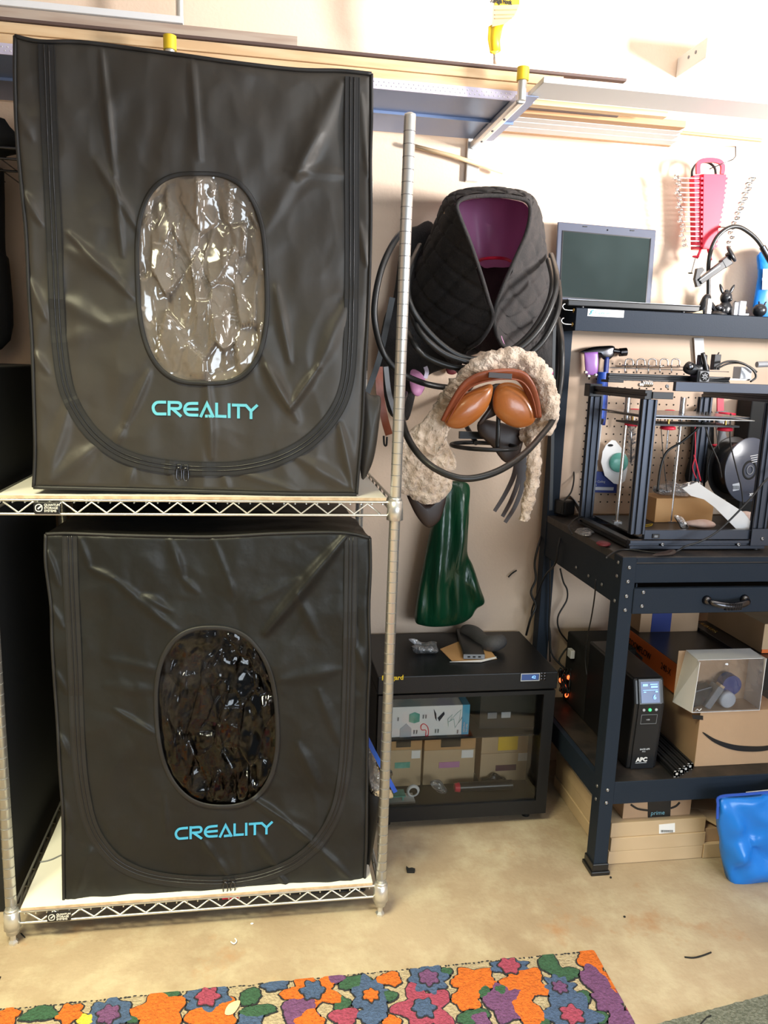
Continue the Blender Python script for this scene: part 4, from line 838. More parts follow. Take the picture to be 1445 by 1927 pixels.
# ---------------------------------------------------------------- pegboard tools
PY = 2.42
hm = thing('hammer', 'claw hammer with dark head and blue handle hanging on the pegboard', 'hammer', at(1150, 670, PY))
MB().puff(P([(1088,663),(1110,654),(1135,651),(1156,652),(1155,668),(1146,677),(1136,677),(1128,668),(1108,660)], PY-.02), .010, .010).build('claw_head', 'chrome2', hm)
MB().cyl(at(1153, 660, PY-.02), at(1168, 662, PY-.02), .0085, 12).cyl(at(1166, 663, PY-.02), at(1178, 662, PY-.02), .0135, 12).build('striking_face', 'chrome2', hm)
MB().tube(P([(1142,672),(1140,700),(1138,760),(1134,800)], PY-.02), .011, 12, 4, flat=.7).build('handle', 'navy', hm)
tag(MB().puff(P([(1099,663),(1125,662),(1126,684),(1124,706),(1102,706),(1100,684)], PY-.03), .006, .006, k=1, rings=5).build('violet_tag', 'lpurple'), 'translucent violet plastic piece hanging left of the hammer handle', 'tag')
ct = thing('sealant_tube', 'blue and silver sealant tube standing against the pegboard', 'tube', at(1130, 880, PY-.03))
MB().cyl(at(1134,700,PY-.03), at(1127,787,PY-.03), .0165, 18).build('blue_sleeve', 'blue', ct); MB().cyl(at(1127,787,PY-.03), at(1124,797,PY-.03), .0168, 18).build('band', 'figure', ct)
MB().cyl(at(1124,797,PY-.03), at(1116,865,PY-.03), .0155, 18).build('clear_body', 'lightgrey', ct); MB().cyl(at(1116,865,PY-.03), at(1115,886,PY-.03), .0145, 18).build('white_end', 'white', ct)
cl = thing('label_packet', 'dark blue packet of color coding labels hanging behind the printer', 'packet', at(1135, 925, PY-.01))
MB().prism(P([(1106,886),(1162,890),(1160,928),(1104,926)], PY-.014), (0, .004, 0)).build('packet_card', 'navy', cl)
for k, s_ in enumerate(('Color Coding', 'Labels')): text('packet_lettering', s_, .0105, at(1110, 908+k*6, PY-.0155), FRONT, 'lightgrey', cl, sx=.9)
MB().prism(P([(1109,916),(1155,917),(1154,923),(1108,922)], PY-.0155), (0, .001, 0)).build('packet_band', 'lightgrey', cl)
td = thing('dot_dispenser', 'round green sticker dispenser on a white hang card', 'dispenser', at(1155, 875, PY-.03))
MB().prism(P([(1151,828),(1158,829),(1171,845),(1181,862),(1180,885),(1176,905),(1166,912),(1155,910),(1138,895),(1131,870),(1134,850),(1140,838)], PY-.028), (0, .002, 0)).build('hang_card', 'paper', td)
MB().lathe([(.032, 0), (.032, .007), (.029, .010), (.003, .010)], at(1163,870,PY-.028), (0, -1, 0), 32).build('sticker_wheel', 'teal', td)
MB().ell(at(1149,838,PY-.030), (.009, .001, .004)).build('hang_slot', 'matte', td)
for i in range(5):
    px = 1183+i*21.8; t = thing('peg_hook', 'chrome loop hook in the pegboard row, %s from the hammer' % ['nearest', 'second', 'third', 'fourth', 'farthest'][i], 'hook', at(px, 684, PY), group='chrome loop hooks on the pegboard')
    MB().tube(P([(px-7,690),(px-5,677),(px+7,677),(px+8,690)], PY-.04), .0022, 8, 3).tube([at(px-7,689,PY), at(px-7,690,PY-.045), at(px-7,702,PY-.05)], .0022, 8).build('hook_wire', 'steel', t)
MB0 = MB().tube(P([(1170,687),(1290,691)], PY-.01), .0018, 6); tag(MB0.build('hook_rail', 'steel'), 'thin steel rail behind the chrome loop hooks', 'rail')
tag(MB().prism(P([(1306,636),(1324,636),(1326,690),(1310,690)], PY-.006), (0, .004, 0)).build('white_strip', 'white'), 'white plastic strip hanging below the top shelf', 'strip')
# brush
br = thing('bottle_brush', 'grey bristle brush hanging behind the left lead screw', 'brush', at(1186, 830, PY-.02))
MB().tube(P([(1188,770),(1187,870)], PY-.02), .003, 8).build('stem', 'steel', br)
q = MB()
for i in range(220):
    a = random.random()*2*pi; c = at(1188, 800+random.random()*75, PY-.02); d = V((cos(a), sin(a)*.4, .3+random.random()*.5)).normalized(); q.cyl(c, c+d*.017, .0005, 3)
o_ = q.build('bristles', 'grey', br); o_['kind'] = 'stuff'
# red screwdriver rings & tools
def tool(label, px, top, bot, rod, m='red'):
    t = thing('screwdriver', label, 'screwdriver', at(px, top, PY-.05))
    MB().lathe([(.004, 0), (.018, .002), (.020, .008), (.012, .012)], at(px, top+10, PY-.05), (0, 0, 1), 20).build('handle_cap', m, t)
    MB().cyl(at(px, top+8, PY-.05), at(px-1, top+18, PY-.05), .011, 12, .006).build('collar', 'grey', t)
    MB().cyl(at(px-1, top+16, PY-.05), at(px-rod, bot, PY-.05), .0032, 8).build('shaft', 'steel', t)
tool('red handled screwdriver with a steel shaft behind the front left printer post', 1260, 768, 846, 6)
tool('red handled screwdriver partly behind the left lead screw', 1194, 766, 800, 2)
kn = thing('scraper', 'grey taping scraper with red ends and white lettering on its handle', 'scraper', at(1358, 800, PY-.05))
MB().puff(P([(1346,776),(1372,776),(1368,800),(1364,818),(1368,836),(1350,838),(1352,815),(1350,800)], PY-.05), .011, .011).build('handle', 'grey', kn)
MB().lathe([(.004, -.004), (.030, -.003), (.030, .003), (.004, .004)], at(1366, 778, PY-.05), (.05, 0, 1), 24).build('red_guard', 'red', kn)
MB().puff(P([(1340,836),(1368,837),(1362,843),(1350,845)], PY-.05), .010, .010).build('red_end', 'red', kn)
MB().box(*[c for pr in zip(at(1350,775,PY-.05)[:], at(1362,735,PY-.05)[:]) for c in pr]) if False else MB().prism(P([(1350,735),(1362,735),(1362,774),(1350,774)], PY-.05), (0, .006, 0)).build('blade_grip', 'red', kn)
text('handle_lettering', 'STIFF', .014, at(1364, 811, PY-.065), (pi/2, -pi/2, 0), 'paper', kn, sx=.9, bold=.0003)
MB().tube(P([(1357,780),(1356,784),(1360,788),(1366,786),(1367,780)], PY-.064), .0014, 6, 4).build('loop', 'white', kn)
tag(MB().prism(P([(1349,846),(1356,846),(1350,856)], PY-.02), (0, .004, 0)).build('white_tip', 'white'), 'small white tip under the red ended scraper', 'tip')
tag(MB().box(at(1396,740,2.40).x, at(1396,740,2.40).x+.2, 2.34, 2.42, bz+.001, at(1400,750,2.4).z).build('black_case', 'matte', bev=.004), 'tall black case standing behind the filament spool', 'case')
tag(MB().puff(P([(1303,775),(1340,775),(1335,900),(1290,905),(1300,850)], 2.40), .02, .015).build('black_pouch', 'matte'), 'dark pouch hanging on the pegboard behind the second lead screw', 'pouch')
# ================================================================ 3D PRINTER
BT = bz+.0005
pr = thing('printer', 'black aluminium frame 3D printer with four slotted posts on the workbench', 'printer', (1.2, 2.06, BT)); 
PL, PF, PB = .985, 1.905, 2.235; PR_ = at(1442, 900, PF).x+.02
ptop = at(1230, 752, PF).z
def ext(mb, a, b, w, d, slots=2):
    """slotted aluminium bar along z from a to b; w across x (slots), d along y"""
    x0, y0, z0 = a; z1 = b; n = slots; seg = w/n; pts = []
    g = .0035
    for i in range(n):
        cx_ = x0+seg*(i+.5); pts += [(x0+seg*i, y0), (cx_-g, y0), (cx_-g, y0+.006), (cx_+g, y0+.006), (cx_+g, y0), (x0+seg*(i+1), y0)]
    pts += [(x0+w, y0+d)]
    for i in reversed(range(n)):
        cx_ = x0+seg*(i+.5); pts += [(cx_+g, y0+d), (cx_+g, y0+d-.006), (cx_-g, y0+d-.006), (cx_-g, y0+d)]
    pts += [(x0, y0+d), (x0, y0+d/2+g), (x0+.005, y0+d/2+g), (x0+.005, y0+d/2-g), (x0, y0+d/2-g)]
    mb.prism([(p[0], p[1], z0) for p in pts], (0, 0, z1-z0)); return mb
M['alu'] = mat('black anodised aluminium', (.05, .058, .078), .32, m=.55); M['alu_d'] = mat('black painted aluminium', (.014, .015, .018), .4)
FZ = BT+.004
for (x, y) in ((PL, PF), (PL, PB), (PR_-.04, PF), (PR_-.04, PB)):
    ext(MB(), (x, y, FZ+.04 if y == PF else FZ+.02), ptop, .04, .02).build('post', 'alu', pr, bev=.0008)
def barx(mb, x0, x1, y, z, h, d=.02):
    g = .003; pr_ = [(y, z), (y, z+h/2-g), (y+.005, z+h/2-g), (y+.005, z+h/2+g), (y, z+h/2+g), (y, z+h), (y+d, z+h), (y+d, z)]
    mb.prism([(x0, a, b) for a, b in pr_], (x1-x0, 0, 0)); return mb
def bary(mb, x, y0, y1, z, h, d=.02):
    g = .003; pr_ = [(x, z), (x, z+h/2-g), (x+.005, z+h/2-g), (x+.005, z+h/2+g), (x, z+h/2+g), (x, z+h), (x+d, z+h), (x+d, z)]
    mb.prism([(a, y0, b) for a, b in pr_], (0, y1-y0, 0)); return mb
barx(MB(), PL, PR_, PF-.002, FZ, .024).build('base_bar', 'alu', pr, bev=.0008); barx(MB(), PL, PR_, PB, FZ, .02).build('base_bar', 'alu', pr)
bary(MB(), PL, PF+.02, PB, FZ, .02).build('base_bar', 'alu_d', pr); bary(MB(), PR_-.02, PF+.02, PB, FZ, .02).build('base_bar', 'alu_d', pr)
MB().box(PL+.041, PR_-.041, PF+.002, PF+.016, FZ+.026, FZ+.052).build('front_panel', 'alu', pr, bev=.001)
q = at(1234, 1009, PF); sw = MB().box(q.x-.010, q.x+.011, PF-.001, PF+.003, q.z-.006, q.z+.006).build('power_switch', 'plastic', pr, bev=.001)
MB().box(q.x-.006, q.x+.004, PF-.003, PF-.001, q.z-.003, q.z+.003).build('rocker', 'grey', sw)
MB().box(PR_-.048, PR_+.03, PF-.008, PF-.004, FZ+.010, FZ+.058).build('corner_plate', 'alu', pr, bev=.001)
for q in ((1434, 1014),): bolt(at(q[0], q[1], PF-.008), bpy.data.objects['corner_plate'])
for k in (1246, 1389): bolt(at(k, 1025, PF-.002), pr)
MB().box(PL+.04, PR_-.04, PF+.03, PB-.01, FZ+.024, FZ+.028).build('base_deck', 'alu_d', pr)
DZ = FZ+.0285
for x in (PL+.01, PR_-.03):
    for y in (PF+.01, PB): MB().cyl((x+.01, y, BT), (x+.01, y, FZ), .009).build('rubber_foot', 'rubber', pr)
# top frame
tz = ptop
bary(MB(), PL+.002, PF, PB+.03, tz, .024).build('top_rail', 'alu_d', pr, bev=.001); bary(MB(), PR_-.022, PF, PB+.03, tz, .024).build('top_rail', 'alu_d', pr, bev=.001)
x1_ = at(1270, 740, PF-.01).x
MB().box(PL+.022, x1_, PF-.004, PF+.012, tz+.002, tz+.020).build('corner_block', 'alu_d', pr, bev=.001)
fb = MB().box(x1_, PR_+.02, PF-.010, PF+.004, at(1300, 737, PF-.01).z, at(1300, 719, PF-.01).z).build('front_top_beam', 'alu', pr, bev=.001)
for q in ((1255, 727),): bolt(at(q[0], q[1], PF-.004), fb)
rl_ = MB(); c = at(1212, 722, PF-.006)
for i in range(5): rl_.lathe([(.0085 if i % 2 else .0075, 0), (.0085 if i % 2 else .0075, .005)], c+V((-.006+i*.0055, 0, 0)), (1, 0, 0), 16)
rl_.build('idler_roller', 'steel', pr)
for px, py in ((1101, 701), (1106, 708), (1120, 706), (1146, 708), (1203, 724), (1207, 724)):
    MB().lathe([(.005, 0), (.005, .008), (.003, .009)], at(px, py, 2.18 if px < 1180 else PF-.004), (0, -1, 0), 10).build('wheel_screw', 'steel', pr)
MB().box(PL-.01, PL+.03, PB-.01, PB+.03, tz-.008, tz+.03).build('corner_block', 'alu_d', pr, bev=.002)
# x gantry
GY = 2.14; ga = at(1108, 699, GY); gb_ = at(1310, 706, GY); 
barx(MB(), PL+.008, PR_-.01, GY, at(1200, 717, GY).z, .020).build('gantry_beam', 'alu_d', pr, bev=.001)
MB().box(PL+.01, PR_-.02, GY-.004, GY-.001, at(1200, 693, GY-.004).z-.002, at(1200, 693, GY-.004).z).build('drive_belt', 'rubber', pr)
MB().box(PL-.002, PL+.045, GY-.02, GY+.03, at(1200, 721, GY).z, at(1200, 716, GY).z).build('gantry_plate', 'alu_d', pr, bev=.001)
# hot end
hx = at(1325, 708, GY-.05)
he = MB().box(hx.x-.022, hx.x+.016, GY-.05, GY-.01, hx.z-.020, hx.z+.018).build('hotend_cover', 'grey', pr, bev=.003)
he.data.materials[0] = M['figure']
fz_ = MB().box(hx.x-.016, hx.x+.014, GY-.054, GY-.050, hx.z-.016, hx.z+.014).build('fan_frame', 'grey', he, bev=.002)
fc = V((hx.x-.001, GY-.0548, hx.z-.001))
MB().tube([fc+V((.0125*cos(a*pi/12), 0, .0125*sin(a*pi/12))) for a in range(24)], .0012, 6, closed=True).tube([fc+V((.008*cos(a*pi/12), 0, .008*sin(a*pi/12))) for a in range(24)], .0009, 6, closed=True).build('fan_grill', 'matte', fz_)
MB().lathe([(.0115, 0), (.0115, .0008)], fc+V((0, .0006, 0)), (0, -1, 0), 24).build('fan_hole', 'matte', fz_)
fb2 = MB()
for a in range(7): fb2.obox(fc+V((.006*cos(a*.9), -.0006, .006*sin(a*.9))), (.009, .001, .0025), (0, -a*.9+.6, 0))
fb2.build('fan_blade', 'grey', fz_)
MB().puff(P([(1286,690),(1296,680),(1310,686),(1330,684),(1334,697),(1322,706),(1300,706),(1287,700)], GY-.03), .015, .012).build('extruder_body', 'figure', pr)
MB().lathe([(.010, 0), (.010, .006), (.004, .008)], at(1298, 690, GY-.045), (0, -1, 0), 16).build('extruder_gear', 'chrome2', pr)
MB().box(at(1314,690,GY-.03).x, at(1328,690,GY-.03).x, GY-.035, GY-.015, at(1320,700,GY).z, at(1320,668,GY).z).build('filament_guide', 'figure', pr, bev=.003)
MB().tube(P([(1322,664),(1326,680),(1330,700)], GY-.045), .006, 10, 4).build('filament_tube', 'rubber', pr)
MB().box(at(1332,690,GY).x, at(1344,690,GY).x, GY-.03, GY-.01, at(1338,696,GY).z, at(1338,667,GY).z).tube(P([(1342,668),(1349,669),(1353,663)], GY-.02), .0022, 8, 3).build('cable_bracket', 'figure', pr, bev=.001)
MB().box(at(1390,700,GY-.02).x, at(1411,700,GY-.02).x, GY-.03, GY+.01, at(1400,713,GY-.02).z, at(1400,690,GY-.02).z).build('stepper_motor', 'lightgrey', pr, bev=.002)
MB().box(at(1370,711,GY-.03).x, at(1415,711,GY-.03).x, GY-.04, GY+.01, at(1400,716,GY-.03).z, at(1400,713,GY-.03).z).build('motor_plate', 'steel', pr)
MB().cyl(at(1424,686,2.2), at(1470,684,2.2), .009, 14).build('cable_sleeve', 'grey', pr)
wr = MB(); wr.tube(P([(1345,693),(1362,682),(1382,680),(1402,686),(1418,698),(1422,710),(1412,718)], GY-.05), .0032, 8, 5).tube(P([(1350,694),(1368,685),(1390,683),(1410,690),(1424,700)], GY-.04), .0028, 8, 5); wr.build('wiring_loop', 'rubber', pr)
# lead screws
for (a, b_, c_) in (((1185, 730), (1178, 790), (1162, 968)), ((1285, 730), (1282, 786), (1265, 965))):
    Y = 2.13; top = at(a[0], a[1], Y); mid = at(b_[0], b_[1], Y); bot = at(c_[0], c_[1], Y)
    x = (mid.x+bot.x)/2; MB().cyl((mid.x, Y, mid.z), (mid.x, Y, tz+.0), .0085, 14).build('guide_sleeve', 'steel', pr); MB().cyl((mid.x, Y, DZ-.002), (mid.x, Y, mid.z), .0050, 12).build('guide_rod', 'steel', pr)
    MB().box(mid.x-.012, mid.x+.012, Y-.01, Y+.01, DZ-.002, DZ+.003).build('rod_clamp', 'steel', pr)
# bed
bz_ = at(1300, 789, 2.0).z; X0, X1 = at(1166, 780, 2.08).x, at(1408, 787, 1.98).x
bd_ = MB().box(X0, X1-.01, 1.955, 2.20, bz_+.008, bz_+.012).build('glass_bed', 'chrome2', pr)
MB().box(X0+.015, X1, 1.950, 2.20, bz_+.002, bz_+.004).build('heated_plate', 'white', pr)
MB().box(X0, X1-.03, 1.97, 2.10, bz_-.018, bz_-.013).build('bed_carriage', 'alu_d', pr)
for px, Y in ((1190, 2.10), (1258, 1.99), (1366, 1.99)):
    c = at(px, 790, Y); c.z = bz_-.03; MB().lathe([(.004, .012), (.019, .010), (.021, .006), (.021, .002), (.012, 0)], c, n=24).build('leveling_knob', 'red', pr); MB().cyl(c+V((0, 0, .01)), c+V((0, 0, .032)), .0035).build('bed_spring', 'gold', pr)
for pts, r in (([(1330,775),(1318,800),(1285,830),(1255,850),(1243,880),(1237,925)], .0036), ([(1320,778),(1335,830),(1352,870),(1358,900)], .0022), ([(1375,778),(1374,830),(1385,880),(1395,920),(1398,950)], .0020), ([(1345,780),(1350,830),(1353,845)], .0014), ([(1242,780),(1248,860),(1255,925)], .0012)):
    MB().tube(P(pts, 2.05), r, 8, 6).build('wire', 'rubber', pr)
MB().tube(P([(1308,795),(1308,855),(1303,880),(1310,900)], 2.1), .0018, 6, 5).tube(P([(1306,856),(1312,880),(1318,905)], 2.1), .0024, 6, 5).build('red_wire', 'red', pr)
for px in (1312, 1326): MB().tube([at(px+6, 776, 2.26), at(px-6, 935, 2.26)], .008, 4).build('rear_strut', 'alu_d', pr)
# items in the printer
cbx = thing('cardboard_box', 'small orange brown cardboard box inside the printer frame', 'box', (1.16, 2.05, DZ))
f0 = az(1231, 983, DZ); f1 = az(1345, 984, DZ); k0 = az(1215, 974, DZ); hgt = at(1234, 938, f0.y).z-DZ
p0, p1 = V((f0.x, f0.y, DZ)), V((f1.x, f0.y+.01, DZ)); bk = V((-.004, .10, 0))
MB().prism([p0, p1, p1+bk, p0+bk], (0, 0, hgt)).build('carton', 'orangecard', cbx, bev=.001)
bgz = DZ+hgt
t = thing('plastic_wrap', 'crumpled clear plastic bag lying on the small cardboard box', 'bag', (p0.x+.09, p0.y+.04, bgz))
MB().ell(V((p0.x+.085, p0.y+.05, bgz+.018)), (.06, .035, .017), lump=.8, ls=28).build('bag_body', 'clearbag', t)
MB().puff(P([(1258,905),(1275,912),(1300,906),(1320,908),(1322,925),(1295,925),(1275,918),(1262,912)], p0.y+.03), .012, .01, lump=.01, ls=50).build('bag_top', 'clearbag', t)
t = thing('foam_packet', 'pale pink packet in clear plastic on the printer base', 'packet', (1.2, 1.96, DZ))
a_, b_ = az(1292, 996, DZ), az(1355, 1000, DZ); MB().ell(a_.lerp(b_, .5)+V((0, .02, .014)), (.048, .026, .013), (0, 0, -.08), lump=.35, ls=22).build('packet_body', 'pinkish', t)
MB().puff(P([(1268,970),(1284,973),(1296,990),(1292,997),(1282,996),(1276,985)], 1.96), .008).build('packet_wrap', 'clearbag', t)
t = thing('instruction_sheet', 'long white paper strip leaning across the front of the printer', 'paper', (1.27, 1.95, DZ))
sh_ = P([(1284,919),(1312,907),(1330,920),(1396,962),(1400,965),(1422,994),(1420,998),(1395,1006),(1380,990),(1345,955),(1325,940),(1300,933)], 1.935)
for i, p in enumerate(sh_): sh_[i] = at(*[(1284,919),(1312,907),(1330,920),(1396,962),(1400,965),(1422,994),(1420,998),(1395,1006),(1380,990),(1345,955),(1325,940),(1300,933)][i], 1.985-.0009*((1284,1312,1330,1396,1400,1422,1420,1395,1380,1345,1325,1300)[i]-1284)*.55)
MB().prism(sh_, (0, .0015, 0)).build('sheet', 'paper', t)
tag(MB().ell(at(1403, 975, 2.0)+V((0, 0, .0)), (.03, .02, .02), lump=.6, ls=30).build('pink_wrap', 'pinkish'), 'crumpled pale wrap behind the lower end of the white strip', 'wrap')
tag(MB().ribbon([az(1215, 988, DZ+.001), az(1228, 986, DZ+.001), az(1226, 989, DZ+.001), az(1214, 991, DZ+.001)], .0015, (0, 0, 1), t=.001).build('yellow_tie', 'yellow'), 'tiny yellow wire tie on the printer base', 'tie')
# spool
sp_ = thing('filament_spool', 'black filament spool with white lettering leaning behind the printer', 'spool', at(1410, 880, 2.27))
sc_ = at(1413, 885, 2.16); axv = V((.25, -1, .05)).normalized(); nx = axv.orthogonal().normalized()
for k, w_ in ((0, 0), (.068, 0)):
    MB().lathe([(.022, 0), (.098, 0), (.1, .001), (.1, .003), (.098, .004), (.022, .004)], sc_-axv*(.01+k), axv, 48).build('flange', 'spoolgrey' if k == 0 else 'plastic', sp_)
MB().lathe([(.082, 0), (.082, .064)], sc_-axv*.076, axv, 40).build('filament_winding', 'figure', sp_)
MB().lathe([(.030, 0), (.030, .0045), (.024, .0055), (.024, .0005)], sc_-axv*.0095, axv, 32).build('hub', 'matte', sp_); MB().tube([sc_-axv*.004+(nx*cos(a*pi/12)+axv.cross(nx)*sin(a*pi/12))*.013 for a in range(24)], .0018, 6, closed=True).build('hub_ring', 'grey', sp_)
rot_ = (pi/2, 0, .25)
text('brand_lettering', 'HATCHBOX', .0125, at(1442, 927, 2.135), (pi/2, pi, .23), 'paper', sp_, sx=1, bold=.0003)
lb = MB().prism(P([(1375,912),(1392,908),(1391,922),(1376,925)], 2.148), (0, .001, 0)).build('barcode_label', 'lightgrey', sp_)
bars = MB()
for i in range(9): bars.prism(P([(1377+i*1.6,914),(1377.7+i*1.6,914),(1377.7+i*1.6,921),(1377+i*1.6,921)], 2.1475), (0, .0005, 0))
bars.build('barcode', 'matte', lb)
for i in range(4): MB().prism(P([(1412+i,858+i*4),(1428,855+i*4),(1428,856+i*4),(1412+i,859+i*4)], 2.135), (0, .0005, 0)).build('fine_print', 'paper', sp_)
MB().tube(P([(1425,938),(1421,936),(1421,931),(1425,929),(1430,931),(1430,936),(1425,938)], 2.13), .0009, 5).build('box_emblem', 'paper', sp_)
# cable across the front
tag(MB().tube([at(1470,880,1.88), at(1440,905,1.87), at(1415,935,1.865), at(1380,972,1.86), at(1350,1000,1.86), at(1320,1018,1.86), at(1290,1028,1.865), az(1272,1038,BT+.006), az(1250,1043,BT+.004), az(1215,1038,BT+.004), az(1180,1034,BT+.003), az(1160,1037,BT+.003), az(1140,1050,BT+.003)], .0026, 8, 6).build('cable', 'rubber'), 'black cable slanting up across the printer front from the bench edge', 'cable')
tag(MB().puff([az(1225, 1045, BT+.006), az(1255, 1036, BT+.012), az(1268, 1034, BT+.016), az(1272, 1040, BT+.010), az(1258, 1045, BT+.004)], .006, .006, k=3).build('cable_sleeve', 'brown'), 'frayed brown cable sleeve on the bench front edge', 'sleeve')
tag(MB().tube([az(1076, 1005, BT+.004), az(1070, 990, BT+.02), az(1085, 975, BT+.03), az(1105, 972, BT+.02), az(1130, 975, BT+.01), az(1140, 985, BT+.004)], .0026, 8, 6).build('cable', 'rubber'), 'black cable curving over the dark left end of the bench top', 'cable')
t = thing('plastic_packet', 'shiny clear packet with dark red contents on the bench left end', 'packet', tuple(az(1110, 1010, BT)))
MB().ell(az(1100, 1000, BT+.005), (.05, .03, .006), (0, 0, 1.1), lump=.5, ls=30).build('packet_wrap', 'clearbag', t); MB().ell(az(1135, 1023, BT+.0055), (.028, .02, .006), (0, 0, 1.1)).build('red_contents', 'darkred', t)
tag(MB().obox(az(1066, 962, BT+.02)+V((0, .02, .01)), (.05, .05, .05), (0, 0, .4)).build('power_adapter', 'plastic', bev=.006), 'black plug adapter at the back left corner of the bench', 'adapter')
tag(MB().prism([az(1090, 968, BT), az(1105, 975, BT), az(1080, 940, BT+.06), az(1072, 932, BT+.06)], (.003, 0, 0)).build('leaning_plate', 'grey'), 'grey plate leaning by the back left printer post', 'plate')
# ================================================================ LOWER SHELF
LZ = LS+.0005
ups = thing('ups_unit', 'black upright backup power unit with lit blue display', 'power unit', (1.04, 2.0, LZ))
f0 = az(1181, 1451, LZ); ux0, uy = f0.x, f0.y; ux1 = at(1238, 1448, uy).x; uz = at(1205, 1282, uy).z
def up_prof(z): # the front leans out towards the display
    return uy+.012-.012*min(1, max(0, (z-LZ)/(uz-LZ-.07))) if z < uz-.07 else uy+(z-(uz-.07))*.30
n_ = 8; fp_ = [(up_prof(LZ+(uz-LZ)*i/n_), LZ+(uz-LZ)*i/n_) for i in range(n_+1)]
MB().prism([(ux0, y, z) for y, z in fp_]+[(ux0, uy+.32, uz), (ux0, uy+.32, LZ)], (ux1-ux0, 0, 0)).build('case', 'plastic', ups, bev=.006)
fpn = [(y-.004, z) for y, z in fp_[:]]; fpn = [fpn[0]]+fpn[1:]
MB().prism([(ux0+.012, y, z) for y, z in fpn]+[(ux0+.012, fp_[-1][0]+.003, uz-.002), (ux0+.012, fp_[0][0]+.006, LZ+.004)], (ux1-ux0-.022, 0, 0)).build('front_panel', 'figure', ups, bev=.002)
def ufront(fx, z, e=.006): return V((ux0+(ux1-ux0)*fx, up_prof(z)-e, z))
za, zb_ = uz-.064, uz-.008
lc = MB().prism([ufront(.20, za), ufront(.80, za), ufront(.80, zb_, .005), ufront(.20, zb_, .005)], (0, .001, 0)).build('display', 'lcd', ups)
sl = atan2(.30, 1); FR2 = (pi/2-sl, 0, 0)
text('display_digits', '6', .018, ufront(.58, za+.010, .0075), FR2, 'digits', lc, bold=.0003)
for a, b_, c, d in ((.26, .74, .60, .62), (.26, .42, .80, .90), (.52, .74, .72, .80), (.50, .74, .86, .90), (.28, .36, .50, .54), (.66, .74, .50, .56)):
    z0_, z1_ = za+(zb_-za)*c, za+(zb_-za)*d; MB().prism([ufront(a, z0_, .0072), ufront(b_, z0_, .0072), ufront(b_, z1_, .0072), ufront(a, z1_, .0072)], (0, .0005, 0)).build('display_mark', 'digits', lc)
for k, fx in enumerate((.30, .50, .70)): MB().lathe([(.0042, 0), (.0042, .002), (.003, .003)], ufront(fx, uz-.085, .004), (0, -1, 0), 14).build('button', ('lightgrey', 'greenled', 'lightgrey')[k], ups)
z0_, z1_ = uz-.128, uz-.100; MB().ribbon([ufront(.25, z0_, .0045), ufront(.76, z0_, .0045), ufront(.76, z1_, .0045), ufront(.25, z1_, .0045)], .0012, t=.0006, closed=True).build('port_frame', 'grey', ups)
text('small_print', 'USB', .006, ufront(.42, z0_+.011, .0055), FRONT, 'lightgrey', ups)
text('small_print', 'BACK-UPS', .0065, ufront(.34, LZ+.062, .0065), FRONT, 'lightgrey', ups, bold=.0002); text('small_print', 'PRO', .0055, ufront(.42, LZ+.055, .0065), FRONT, 'lightgrey', ups)
text('brand_lettering', 'APC', .017, ufront(.26, LZ+.026, .007), FRONT, 'white', ups, sx=1.05, bold=.0009); MB().prism([ufront(.25, LZ+.020, .0062), ufront(.62, LZ+.020, .0062), ufront(.62, LZ+.022, .0062), ufront(.25, LZ+.022, .0062)], (0, .0005, 0)).build('underline', 'lightgrey', ups)
# box helper in world axes
def carton(name, label, x0, x1, y0, y1, z0, z1, m, group=None, cat='box', rz=0, seam=True):
    t = thing(name, label, cat, ((x0+x1)/2, (y0+y1)/2, z0), group=group)
    MB().box(x0, x1, y0, y1, z0, z1).build('carton', m, t, bev=.0012); return t
am = az(1306, 1443, LZ); AX, AY = am.x, am.y; AZ = at(1306, 1341, AY).z; AX1 = AX+.26; AY1 = 2.36
A_ = carton('cardboard_box', 'brown shipping box with a black curved arrow smile on the lower shelf', AX, AX1, AY, AY1, LZ, AZ, 'card')
sm = sp([at(x, y, AY-.001) for x, y in ((1322,1378),(1345,1394),(1375,1405),(1405,1409),(1440,1408),(1480,1398),(1510,1380))], 6)
MB().ribbon(sm, lambda t: .002+.015*sin(pi*min(.97, t))**.8, t=.0008).build('printed_smile', 'plastic', A_)
MB().prism(P([(1302,1345),(1323,1347),(1323,1355),(1304,1353)], AY-.0008), (0, .001, 0)).build('tape_end', 'plastic', A_)
# orange box on top
og = az(1300, 1309, AZ+.001); OX = ax(1300, 1309, AX+.005)
OZ0 = AZ+.0008; hO = .092; OY = AY+.115
O1 = thing('cardboard_box', 'orange sided box with black labelled lid on the brown shipping box', 'box', (AX+.14, OY+.15, OZ0))
ox0 = AX-.012; ox1 = ox0+.25; oy1 = 2.375
MB().box(ox0, ox1, OY, oy1, OZ0, OZ0+hO).build('carton', 'orange', O1, bev=.001)
MB().box(ox0+.002, ox1-.001, OY-.0005, oy1-.002, OZ0+hO-.001, OZ0+hO+.001).build('black_lid', 'figure', O1)
SIDE = (pi/2, 0, -pi/2)
text('brand_lettering', 'ZOOMFLOW', .030, (ox0-.0006, oy1-.045, OZ0+.045), SIDE, 'plastic', O1, sx=.88, bold=.0002)
text('brand_lettering', '240-X', .030, (ox0-.0006, OY+.10, OZ0+.045), SIDE, 'brown', O1, sx=.80)
MB().prism([(ox0-.0005, oy1-.05, OZ0+.032), (ox0-.0005, oy1-.15, OZ0+.024), (ox0-.0005, oy1-.15, OZ0+.034), (ox0-.0005, oy1-.05, OZ0+.042)], (.0004, 0, 0)).build('side_stripe', 'grey', O1)
lbz = OZ0+hO+.0012
